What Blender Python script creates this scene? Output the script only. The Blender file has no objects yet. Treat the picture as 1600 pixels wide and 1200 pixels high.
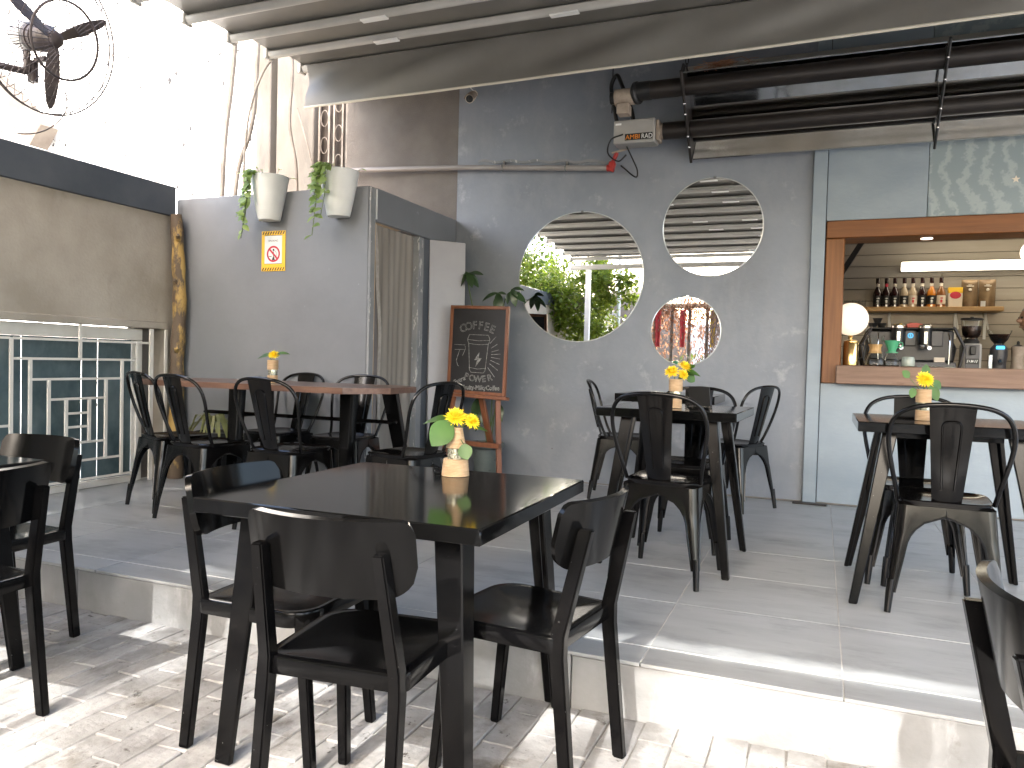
import bpy, bmesh, math, random
from mathutils import Vector, Matrix, Quaternion
random.seed(7)
PI = math.pi
rad = math.radians
sc = bpy.context.scene
col = sc.collection

# ------------------------------------------------------------------ camera, sky, sun, exposure
cam_d = bpy.data.cameras.new('camera')
cam_d.lens = 27.0; cam_d.sensor_width = 36.0; cam_d.clip_start = 0.05; cam_d.clip_end = 400
cam = bpy.data.objects.new('camera', cam_d); col.objects.link(cam)
RX = Vector((0.92744, 0.37314, 0.02501)); DN = Vector((0.03403, -0.01759, -0.99927)); FW = Vector((-0.37243, 0.92761, -0.02901))
cam.matrix_world = Matrix(((RX.x, -DN.x, -FW.x, 0), (RX.y, -DN.y, -FW.y, 0), (RX.z, -DN.z, -FW.z, 0.97), (0, 0, 0, 1)))
sc.camera = cam

SUN = Vector((-0.0184, 0.800, -0.599)).normalized()      # the way the sunlight travels
world = bpy.data.worlds.new('World'); sc.world = world; world.use_nodes = True
wn = world.node_tree.nodes; wl = world.node_tree.links
sky = wn.new('ShaderNodeTexSky'); sky.sky_type = 'NISHITA'; sky.sun_disc = False
sky.sun_elevation = rad(36.8); sky.sun_rotation = rad(180); sky.air_density = 1.0; sky.dust_density = 4.0; sky.ozone_density = 0.6
bg = wn['Background']; bg.inputs['Strength'].default_value = 0.15
wl.new(sky.outputs[0], bg.inputs[0])
sun_d = bpy.data.lights.new('sun', 'SUN'); sun_d.energy = 2.1; sun_d.angle = rad(0.6); sun_d.color = (1.0, 0.975, 0.94)
sun = bpy.data.objects.new('sun', sun_d); col.objects.link(sun)
sun.rotation_euler = SUN.to_track_quat('-Z', 'Y').to_euler(); sun.location = (0, -20, 15)
sc.view_settings.view_transform = 'Standard'; sc.view_settings.look = 'None'
sc.view_settings.exposure = 3.25; sc.view_settings.gamma = 1.0; sc.view_settings.use_curve_mapping = False
sc.render.engine = 'CYCLES'
sc.cycles.use_denoising = True
sc.cycles.max_bounces = 10; sc.cycles.diffuse_bounces = 6; sc.cycles.glossy_bounces = 5; sc.cycles.transmission_bounces = 6
sc.cycles.transparent_max_bounces = 8
sc.cycles.sample_clamp_indirect = 6.0
sc.cycles.caustics_reflective = False; sc.cycles.caustics_refractive = False

# ------------------------------------------------------------------ materials
def mat(name, c, rough=0.5, metal=0.0, c2=None, scale=4.0, detail=6, stretch=(1, 1, 1), lo=0.35, hi=0.65,
        bump=0.0, bscale=60.0, coat=0.0, rnd=0.0, rvar=0.0, spec=0.5, trans=0.0, ior=1.45, emit=None, alpha=1.0, world_co=True):
    m = bpy.data.materials.new(name); m.use_nodes = True
    nt = m.node_tree; n = nt.nodes; l = nt.links; b = n['Principled BSDF']
    b.inputs['Base Color'].default_value = (*c, 1); b.inputs['Roughness'].default_value = rough; b.inputs['Metallic'].default_value = metal
    b.inputs['Coat Weight'].default_value = coat; b.inputs['Coat Roughness'].default_value = 0.08
    b.inputs['Specular IOR Level'].default_value = spec; b.inputs['IOR'].default_value = ior
    b.inputs['Transmission Weight'].default_value = trans; b.inputs['Alpha'].default_value = alpha
    if emit:
        b.inputs['Emission Color'].default_value = (*emit[0], 1); b.inputs['Emission Strength'].default_value = emit[1]
    if world_co:
        co = n.new('ShaderNodeNewGeometry').outputs['Position']
    else:
        co = n.new('ShaderNodeTexCoord').outputs['Object']
    mp = n.new('ShaderNodeMapping'); mp.inputs['Scale'].default_value = stretch; l.new(co, mp.inputs[0])
    out = None
    if c2 is not None:
        ns = n.new('ShaderNodeTexNoise'); ns.inputs['Scale'].default_value = scale; ns.inputs['Detail'].default_value = detail
        ns.inputs['Roughness'].default_value = 0.6
        l.new(mp.outputs[0], ns.inputs['Vector'])
        rp = n.new('ShaderNodeValToRGB'); rp.color_ramp.elements[0].position = lo; rp.color_ramp.elements[1].position = hi
        rp.color_ramp.elements[0].color = (*c, 1); rp.color_ramp.elements[1].color = (*c2, 1)
        l.new(ns.outputs[0], rp.inputs[0]); out = rp.outputs[0]
        if rvar:
            mr = n.new('ShaderNodeMapRange'); mr.inputs[3].default_value = max(0, rough - rvar); mr.inputs[4].default_value = rough + rvar
            l.new(ns.outputs[0], mr.inputs[0]); l.new(mr.outputs[0], b.inputs['Roughness'])
    if rnd:
        oi = n.new('ShaderNodeObjectInfo'); hv = n.new('ShaderNodeHueSaturation')
        mr = n.new('ShaderNodeMapRange'); mr.inputs[3].default_value = 1 - rnd; mr.inputs[4].default_value = 1 + rnd
        l.new(oi.outputs['Random'], mr.inputs[0]); l.new(mr.outputs[0], hv.inputs['Value'])
        if out is not None: l.new(out, hv.inputs['Color'])
        else: hv.inputs['Color'].default_value = (*c, 1)
        out = hv.outputs[0]
    if out is not None: l.new(out, b.inputs['Base Color'])
    if bump:
        n2 = n.new('ShaderNodeTexNoise'); n2.inputs['Scale'].default_value = bscale; n2.inputs['Detail'].default_value = 8
        l.new(mp.outputs[0], n2.inputs['Vector'])
        bp = n.new('ShaderNodeBump'); bp.inputs['Strength'].default_value = bump; bp.inputs['Distance'].default_value = 0.01
        l.new(n2.outputs[0], bp.inputs['Height']); l.new(bp.outputs[0], b.inputs['Normal'])
    return m

def over(m, c, scale, lo, hi, detail=8, stretch=(1, 1, 1), rough=0.7):
    """a second layer of wear (chips, stains, flecks with a shape of their own) over a material's colour"""
    nt = m.node_tree; n = nt.nodes; l = nt.links; b = n['Principled BSDF']
    g = n.new('ShaderNodeNewGeometry'); mp = n.new('ShaderNodeMapping'); mp.inputs['Scale'].default_value = stretch
    l.new(g.outputs['Position'], mp.inputs[0])
    ns = n.new('ShaderNodeTexNoise'); ns.inputs['Scale'].default_value = scale; ns.inputs['Detail'].default_value = detail; ns.inputs['Roughness'].default_value = 0.65
    l.new(mp.outputs[0], ns.inputs['Vector'])
    rp = n.new('ShaderNodeValToRGB'); rp.color_ramp.elements[0].position = lo; rp.color_ramp.elements[1].position = hi
    l.new(ns.outputs[0], rp.inputs[0])
    mx = n.new('ShaderNodeMix'); mx.data_type = 'RGBA'
    l.new(rp.outputs[0], mx.inputs[0])
    src = b.inputs['Base Color']
    if src.is_linked: l.new(src.links[0].from_socket, mx.inputs[6])
    else: mx.inputs[6].default_value = src.default_value
    mx.inputs[7].default_value = (*c, 1)
    l.new(mx.outputs[2], b.inputs['Base Color'])
    return m

def leaf_mat(name, c, c2, trans=0.45, rough=0.45):
    m = bpy.data.materials.new(name); m.use_nodes = True
    nt = m.node_tree; n = nt.nodes; l = nt.links; b = n['Principled BSDF']
    g = n.new('ShaderNodeNewGeometry')
    ns = n.new('ShaderNodeTexNoise'); ns.inputs['Scale'].default_value = 9; l.new(g.outputs['Position'], ns.inputs['Vector'])
    rp = n.new('ShaderNodeValToRGB'); rp.color_ramp.elements[0].color = (*c, 1); rp.color_ramp.elements[1].color = (*c2, 1)
    rp.color_ramp.elements[0].position = 0.35; rp.color_ramp.elements[1].position = 0.65
    l.new(ns.outputs[0], rp.inputs[0]); l.new(rp.outputs[0], b.inputs['Base Color']); b.inputs['Roughness'].default_value = rough
    t = n.new('ShaderNodeBsdfTranslucent'); l.new(rp.outputs[0], t.inputs[0])
    mx = n.new('ShaderNodeMixShader'); mx.inputs[0].default_value = trans
    l.new(b.outputs[0], mx.inputs[1]); l.new(t.outputs[0], mx.inputs[2]); l.new(mx.outputs[0], n['Material Output'].inputs[0])
    return m

M = {}
M['black'] = over(mat('black_gloss_paint', (0.0018, 0.0018, 0.002), 0.15, c2=(0.003, 0.003, 0.003), scale=6, rvar=0.06, coat=0.0, spec=0.25, bump=0.02, bscale=25), (0.06, 0.06, 0.06), 140, 0.74, 0.78)
M['black_leg'] = over(mat('black_chipped_paint', (0.002, 0.002, 0.0022), 0.17, c2=(0.0042, 0.004, 0.004), scale=9, rvar=0.07, coat=0.0, spec=0.20), (0.3, 0.3, 0.29), 95, 0.70, 0.73)
M['tolix'] = over(mat('black_sheet_metal', (0.0018, 0.0018, 0.002), 0.14, c2=(0.0042, 0.0038, 0.0036), scale=8, rvar=0.06, coat=0.0, spec=0.40, bump=0.02, bscale=18), (0.022, 0.014, 0.011), 30, 0.68, 0.76)
M['table'] = mat('black_table_lacquer', (0.0025, 0.0025, 0.0026), 0.10, c2=(0.004, 0.004, 0.004), scale=5, rvar=0.04, coat=0.0, spec=0.27, bump=0.015, bscale=9)
M['paint'] = over(mat('grey_blue_wall_paint', (0.172, 0.190, 0.222), 0.47, c2=(0.236, 0.258, 0.294), scale=1.3, rvar=0.16, bump=0.16, bscale=38), (0.37, 0.39, 0.41), 6, 0.60, 0.8)
M['paint'] = over(over(M['paint'], (0.085, 0.088, 0.095), 11, 0.715, 0.735), (0.27, 0.285, 0.31), 1.8, 0.50, 0.85, stretch=(1.6, 1, 0.7))
M['paint_r'] = over(mat('pale_blue_wall_paint', (0.215, 0.262, 0.302), 0.45, c2=(0.27, 0.318, 0.357), scale=1.5, rvar=0.12, bump=0.12, bscale=30, stretch=(1, 1, 2.0)), (0.31, 0.35, 0.38), 5, 0.58, 0.85)
M['paint_box'] = over(over(mat('booth_grey_paint', (0.150, 0.158, 0.172), 0.5, c2=(0.182, 0.191, 0.206), scale=1.6, rvar=0.12, bump=0.1, bscale=30), (0.27, 0.28, 0.30), 3.5, 0.68, 0.72), (0.08, 0.08, 0.085), 22, 0.72, 0.76)
M['chipped'] = over(mat('chipped_edge_paint', (0.19, 0.20, 0.21), 0.6, c2=(0.25, 0.25, 0.255), scale=6), (0.46, 0.455, 0.44), 26, 0.585, 0.615, stretch=(1, 1, 0.35))
M['paint_dark'] = over(mat('charcoal_blue_paint', (0.060, 0.070, 0.085), 0.5, c2=(0.085, 0.095, 0.11), scale=2.5, bump=0.1), (0.25, 0.24, 0.22), 6, 0.68, 0.76, stretch=(1, 1, 0.15))
M['beige_wall'] = over(mat('rough_beige_plaster', (0.31, 0.275, 0.225), 0.85, c2=(0.41, 0.372, 0.318), scale=2.2, bump=0.28, bscale=55), (0.22, 0.19, 0.15), 3, 0.62, 0.8, stretch=(1, 1, 0.4))
M['brown_wall'] = mat('taupe_render', (0.135, 0.12, 0.108), 0.85, c2=(0.175, 0.158, 0.143), scale=3, bump=0.4, bscale=120)
M['pillar'] = over(mat('weathered_cream_plaster', (0.145, 0.132, 0.115), 0.85, c2=(0.205, 0.19, 0.17), scale=2.5, bump=0.4, bscale=50, stretch=(1, 1, 0.4)), (0.09, 0.078, 0.066), 5, 0.62, 0.76, stretch=(1, 1, 0.25))
M['white_wall'] = over(mat('whitewashed_rough_wall', (0.74, 0.73, 0.70), 0.9, c2=(0.85, 0.84, 0.82), scale=2, bump=0.5, bscale=14), (0.014, 0.013, 0.015), 7.5, 0.578, 0.612, detail=12, stretch=(1.6, 1, 0.8))
M['riser'] = over(mat('cement_riser', (0.180, 0.180, 0.176), 0.8, c2=(0.262, 0.263, 0.26), scale=2.6, bump=0.25, bscale=45), (0.115, 0.103, 0.09), 6, 0.64, 0.78)
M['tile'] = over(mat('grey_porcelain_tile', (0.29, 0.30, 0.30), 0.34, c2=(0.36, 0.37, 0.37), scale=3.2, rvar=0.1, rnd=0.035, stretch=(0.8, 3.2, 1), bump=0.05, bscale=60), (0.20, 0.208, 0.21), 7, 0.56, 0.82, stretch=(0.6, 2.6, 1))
M['riser'] = over(over(M['riser'], (0.33, 0.33, 0.325), 5, 0.55, 0.66, stretch=(1, 1, 0.35)), (0.075, 0.068, 0.06), 13, 0.66, 0.70, stretch=(1, 1, 0.3))
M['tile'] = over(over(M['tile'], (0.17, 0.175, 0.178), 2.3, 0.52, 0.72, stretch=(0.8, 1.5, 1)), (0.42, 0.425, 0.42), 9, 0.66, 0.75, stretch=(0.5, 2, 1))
M['grout'] = mat('pale_grout', (0.70, 0.69, 0.66), 0.85, c2=(0.42, 0.41, 0.39), scale=3)
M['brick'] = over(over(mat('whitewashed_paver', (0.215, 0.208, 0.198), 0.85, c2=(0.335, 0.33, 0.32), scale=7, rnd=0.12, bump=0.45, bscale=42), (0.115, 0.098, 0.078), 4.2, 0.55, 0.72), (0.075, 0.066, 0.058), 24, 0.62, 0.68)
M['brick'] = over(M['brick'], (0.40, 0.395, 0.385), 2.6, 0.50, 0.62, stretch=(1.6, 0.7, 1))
M['mortar'] = mat('dirty_mortar', (0.15, 0.14, 0.125), 0.95, c2=(0.26, 0.25, 0.235), scale=12, bump=0.5, bscale=60)
M['soil'] = mat('courtyard_ground', (0.31, 0.295, 0.27), 0.95, c2=(0.41, 0.395, 0.37), scale=3, bump=0.4)
M['pvc'] = mat('grey_roof_canvas', (0.150, 0.142, 0.127), 0.45, c2=(0.188, 0.180, 0.163), scale=1.5, bump=0.05, bscale=8)
M['rib'] = mat('aluminium_rib', (0.40, 0.39, 0.36), 0.4, c2=(0.47, 0.46, 0.43), scale=3)
M['clip'] = mat('white_plastic_clip', (0.80, 0.80, 0.78), 0.4)
M['hem'] = mat('cream_hem', (0.60, 0.56, 0.47), 0.5)
def wood(name, a, b_, rough, st, sc_=3.0, bump=0.08, rnd=0.0, coat=0.0):
    return mat(name, a, rough, c2=b_, scale=sc_, stretch=st, lo=0.3, hi=0.7, bump=bump, bscale=12, rnd=rnd, coat=coat)
M['frame_h'] = over(wood('hatch_wood_horizontal', (0.128, 0.040, 0.008), (0.205, 0.072, 0.016), 0.45, (0.7, 9, 14), 3.5), (0.13, 0.05, 0.018), 3, 0.66, 0.72, stretch=(0.8, 3, 5))
M['frame_v'] = over(wood('hatch_wood_vertical', (0.138, 0.046, 0.010), (0.215, 0.080, 0.020), 0.45, (14, 9, 0.7), 3.5), (0.12, 0.045, 0.018), 4, 0.67, 0.72, stretch=(5, 3, 1.2))
M['counter'] = over(wood('bleached_counter_wood', (0.165, 0.098, 0.066), (0.26, 0.165, 0.115), 0.6, (0.8, 8, 13), 3.2, 0.2), (0.16, 0.085, 0.05), 4, 0.66, 0.71, stretch=(0.7, 4, 7))
M['shelf'] = wood('pine_shelf', (0.42, 0.24, 0.085), (0.52, 0.32, 0.13), 0.5, (0.8, 6, 12), 3)
M['tabletop'] = wood('reddish_table_wood', (0.088, 0.043, 0.029), (0.17, 0.098, 0.068), 0.33, (0.9, 9, 9), 3.5, 0.05, coat=0.15)
M['easel'] = wood('red_brown_easel_wood', (0.155, 0.055, 0.026), (0.225, 0.088, 0.042), 0.45, (9, 9, 1), 3)
M['bark'] = over(mat('peeled_log', (0.36, 0.225, 0.065), 0.7, c2=(0.47, 0.32, 0.11), scale=6, stretch=(3, 3, 0.6), bump=0.5, bscale=14), (0.105, 0.075, 0.05), 3.6, 0.44, 0.50, stretch=(1.5, 1.5, 0.6))
M['trunk'] = mat('tree_bark', (0.13, 0.10, 0.075), 0.9, c2=(0.22, 0.18, 0.14), scale=8, stretch=(3, 3, 0.6), bump=0.6, bscale=20)
M['white_metal'] = mat('cream_painted_steel', (0.62, 0.59, 0.53), 0.5, c2=(0.70, 0.68, 0.63), scale=5)
M['glass_dark'] = mat('dark_window_glass', (0.05, 0.085, 0.095), 0.12, c2=(0.15, 0.20, 0.215), scale=1.4, rvar=0.08, stretch=(1, 1.6, 1.2), lo=0.4, hi=0.7, spec=0.7)
M['mirror'] = mat('silvered_mirror', (0.92, 0.92, 0.91), 0.008, 1.0)
M['mirror_edge'] = mat('ground_glass_edge', (0.62, 0.64, 0.63), 0.25, 0.3)
M['steel'] = mat('polished_reflector', (0.86, 0.85, 0.83), 0.07, 1.0, c2=(0.62, 0.58, 0.53), scale=2.2, rvar=0.07, stretch=(0.8, 1, 1), bump=0.05, bscale=3)
M['heater_dark'] = mat('sooty_brown_steel', (0.014, 0.011, 0.010), 0.4, 0.2, c2=(0.024, 0.019, 0.016), scale=4)
M['grey_box'] = over(mat('grey_enamel', (0.30, 0.29, 0.27), 0.45, c2=(0.37, 0.355, 0.33), scale=4), (0.16, 0.12, 0.09), 12, 0.66, 0.75)
M['dusty'] = mat('dusty_beige_casting', (0.36, 0.30, 0.24), 0.7, c2=(0.24, 0.19, 0.15), scale=14)
M['rubber'] = mat('black_rubber', (0.012, 0.012, 0.012), 0.45)
M['chrome'] = mat('bright_steel', (0.68, 0.68, 0.68), 0.12, 1.0)
M['red'] = mat('red_fitting', (0.34, 0.02, 0.018), 0.45, c2=(0.42, 0.04, 0.03), scale=20)
M['pipe'] = over(mat('grey_gas_pipe', (0.25, 0.225, 0.21), 0.45, c2=(0.34, 0.315, 0.30), scale=6, stretch=(0.4, 4, 4)), (0.60, 0.58, 0.56), 5, 0.66, 0.7, stretch=(0.5, 3, 3))
M['orange'] = mat('orange_lettering', (0.80, 0.26, 0.03), 0.5)
M['white'] = mat('white_paint', (0.78, 0.78, 0.77), 0.45)
M['offwhite'] = mat('white_planter_plastic', (0.66, 0.67, 0.65), 0.42, c2=(0.74, 0.75, 0.73), scale=5)
M['door'] = mat('white_door_paint', (0.30, 0.29, 0.30), 0.35, c2=(0.34, 0.33, 0.34), scale=3, rvar=0.08)
M['curtain'] = mat('taupe_curtain_cloth', (0.20, 0.178, 0.155), 0.75, c2=(0.26, 0.235, 0.208), scale=3, stretch=(2, 2, 0.3), bump=0.1, bscale=160)
M['curtain_edge'] = mat('curtain_border_tape', (0.40, 0.37, 0.335), 0.6, c2=(0.30, 0.27, 0.24), scale=30)
M['tan_board'] = mat('bare_plywood', (0.46, 0.33, 0.20), 0.7, c2=(0.52, 0.39, 0.25), scale=3, stretch=(5, 5, 0.6))
M['chalkboard'] = mat('chalkboard', (0.012, 0.012, 0.014), 0.55, c2=(0.022, 0.022, 0.025), scale=5, rvar=0.1)
M['chalk'] = mat('chalk', (0.36, 0.36, 0.35), 0.95, c2=(0.16, 0.16, 0.155), scale=60, lo=0.4, hi=0.6)
M['yellow'] = mat('yellow_sign', (0.80, 0.47, 0.03), 0.45)
M['sign_black'] = mat('sign_black', (0.015, 0.015, 0.015), 0.5)
M['sign_red'] = mat('sign_red', (0.48, 0.02, 0.045), 0.45)
M['petal'] = mat('yellow_petal', (0.86, 0.62, 0.015), 0.55, c2=(0.90, 0.72, 0.05), scale=40)
M['twine'] = mat('jute_twine', (0.47, 0.32, 0.18), 0.9, c2=(0.58, 0.42, 0.26), scale=30, stretch=(1, 1, 6), bump=0.5, bscale=150)
M['glitter'] = mat('glass_bead_band', (0.20, 0.20, 0.14), 0.2, 0.6, c2=(0.62, 0.62, 0.52), scale=160, lo=0.48, hi=0.55)
M['leaf'] = leaf_mat('leaf_green', (0.045, 0.11, 0.018), (0.09, 0.20, 0.035), 0.3)
M['leaf_dark'] = leaf_mat('leaf_dark_green', (0.020, 0.045, 0.016), (0.04, 0.08, 0.028), 0.15, 0.3)
M['leaf_var'] = leaf_mat('leaf_trailing_green', (0.20, 0.30, 0.07), (0.38, 0.48, 0.17), 0.45)
M['leaf_pale'] = leaf_mat('leaf_striped_pale', (0.16, 0.17, 0.055), (0.26, 0.26, 0.10), 0.3)
M['crown'] = leaf_mat('tree_leaf', (0.060, 0.105, 0.018), (0.12, 0.19, 0.03), 0.5)
M['crown_y'] = leaf_mat('tree_leaf_yellow_green', (0.12, 0.18, 0.022), (0.22, 0.27, 0.035), 0.55)
M['dry'] = leaf_mat('dry_brown_leaf', (0.26, 0.12, 0.065), (0.44, 0.25, 0.15), 0.55, 0.7)
M['stem'] = mat('green_stem', (0.09, 0.13, 0.04), 0.6)
M['pot_green'] = over(mat('grey_green_pot', (0.10, 0.125, 0.12), 0.5, c2=(0.145, 0.17, 0.165), scale=5), (0.06, 0.07, 0.07), 14, 0.6, 0.66)
M['plank'] = mat('cream_shiplap', (0.34, 0.295, 0.24), 0.5, c2=(0.40, 0.355, 0.295), scale=2.5, stretch=(0.4, 4, 4), rnd=0.03)
M['lamp_strip'] = mat('lit_tube', (0.9, 0.9, 0.85), 0.5, emit=((1.0, 0.90, 0.70), 1.25))
M['lamp_globe'] = mat('lit_globe', (0.9, 0.85, 0.8), 0.5, emit=((1.0, 0.76, 0.55), 0.122))
M['lamp_pend'] = mat('lit_pendant', (0.9, 0.85, 0.8), 0.5, emit=((1.0, 0.85, 0.65), 0.6))
M['bottle_dark'] = mat('dark_syrup_glass', (0.022, 0.008, 0.008), 0.08, coat=0.5)
M['bottle_amber'] = mat('amber_syrup_glass', (0.20, 0.075, 0.02), 0.08, coat=0.5)
M['bottle_clear'] = mat('pale_syrup_glass', (0.42, 0.33, 0.23), 0.08, coat=0.5)
M['bottle_orange'] = mat('orange_syrup_glass', (0.50, 0.17, 0.02), 0.08, coat=0.5)
M['glass'] = mat('clear_glass', (0.95, 0.97, 0.96), 0.02, trans=1.0, ior=1.25)
M['label_cream'] = mat('cream_label', (0.62, 0.55, 0.45), 0.6)
M['bag'] = mat('bronze_coffee_bag', (0.12, 0.075, 0.04), 0.35, 0.35, c2=(0.21, 0.14, 0.075), scale=9, bump=0.5, bscale=9)
M['brass'] = mat('brass', (0.75, 0.52, 0.22), 0.18, 1.0)
M['green_dripper'] = mat('mint_green_ceramic', (0.07, 0.33, 0.17), 0.35)
M['machine'] = mat('espresso_charcoal', (0.030, 0.030, 0.034), 0.35, c2=(0.042, 0.042, 0.046), scale=4)
M['machine_grey'] = mat('espresso_grey_panel', (0.075, 0.075, 0.082), 0.4)
M['blue_led'] = mat('blue_display', (0.02, 0.10, 0.16), 0.4, emit=((0.05, 0.45, 0.85), 0.25))
M['jar'] = mat('grey_green_glaze', (0.30, 0.34, 0.29), 0.25, c2=(0.36, 0.40, 0.35), scale=4)
M['beans'] = mat('coffee_beans', (0.030, 0.012, 0.007), 0.4, c2=(0.10, 0.035, 0.018), scale=60, bump=0.6, bscale=70)
M['skin'] = mat('skin', (0.30, 0.17, 0.11), 0.5)
M['shirt'] = mat('grey_blue_shirt', (0.34, 0.38, 0.40), 0.8, bump=0.2, bscale=40)
M['dark_cloth'] = mat('dark_apron_cloth', (0.015, 0.014, 0.017), 0.8)
M['hair'] = mat('dark_hair', (0.016, 0.010, 0.010), 0.4)
M['red_cloth'] = mat('red_cloth', (0.45, 0.035, 0.04), 0.8, c2=(0.55, 0.07, 0.06), scale=6)
M['yellow_cloth'] = mat('yellow_cloth', (0.75, 0.52, 0.04), 0.8)
M['fan_dark'] = mat('fan_brown_black', (0.045, 0.035, 0.033), 0.5, c2=(0.065, 0.05, 0.048), scale=8)
M['fan_grey'] = mat('fan_motor_grey', (0.38, 0.37, 0.36), 0.5)
M['cable'] = mat('beige_conduit', (0.17, 0.15, 0.13), 0.6, c2=(0.11, 0.095, 0.08), scale=8)
M['gate'] = mat('brown_gate_steel', (0.24, 0.215, 0.19), 0.6, c2=(0.17, 0.145, 0.125), scale=9)
M['gate_back'] = mat('dark_brown_sheet', (0.032, 0.024, 0.020), 0.7, c2=(0.045, 0.034, 0.028), scale=6)
M['gable'] = mat('pink_beige_fascia', (0.075, 0.06, 0.05), 0.8, c2=(0.10, 0.085, 0.072), scale=4)
M['dry_twig'] = mat('dry_brown_twig', (0.16, 0.10, 0.07), 0.8, c2=(0.27, 0.18, 0.13), scale=9)
M['earth'] = mat('brown_earth', (0.16, 0.115, 0.085), 0.9, c2=(0.24, 0.18, 0.14), scale=2, bump=0.5, bscale=8)
M['tape_pink'] = mat('pink_cloth', (0.52, 0.13, 0.10), 0.8)
M['teal'] = mat('teal_lid', (0.03, 0.16, 0.20), 0.4)

# a mural panel: flat brushed swirls
def mural_mat():
    m = mat('mural_swirls', (0.235, 0.285, 0.30), 0.5)
    nt = m.node_tree; n = nt.nodes; l = nt.links; b = n['Principled BSDF']
    g = n.new('ShaderNodeNewGeometry'); mp = n.new('ShaderNodeMapping')
    mp.inputs['Location'].default_value = (-1.52, 0, -2.40)
    l.new(g.outputs['Position'], mp.inputs[0])
    w = n.new('ShaderNodeTexWave'); w.wave_type = 'RINGS'; w.rings_direction = 'Y'; w.inputs['Scale'].default_value = 2.6
    w.inputs['Distortion'].default_value = 10.0; w.inputs['Detail'].default_value = 5; w.inputs['Detail Scale'].default_value = 1.1; w.inputs['Detail Roughness'].default_value = 0.75
    l.new(mp.outputs[0], w.inputs['Vector'])
    rp = n.new('ShaderNodeValToRGB'); rp.color_ramp.elements[0].color = (0.215, 0.265, 0.28, 1); rp.color_ramp.elements[1].color = (0.30, 0.345, 0.355, 1)
    rp.color_ramp.elements[0].position = 0.45; rp.color_ramp.elements[1].position = 0.95
    l.new(w.outputs[0], rp.inputs[0])
    l.new(rp.outputs[0], b.inputs['Base Color'])
    return m
M['mural'] = mural_mat()

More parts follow.
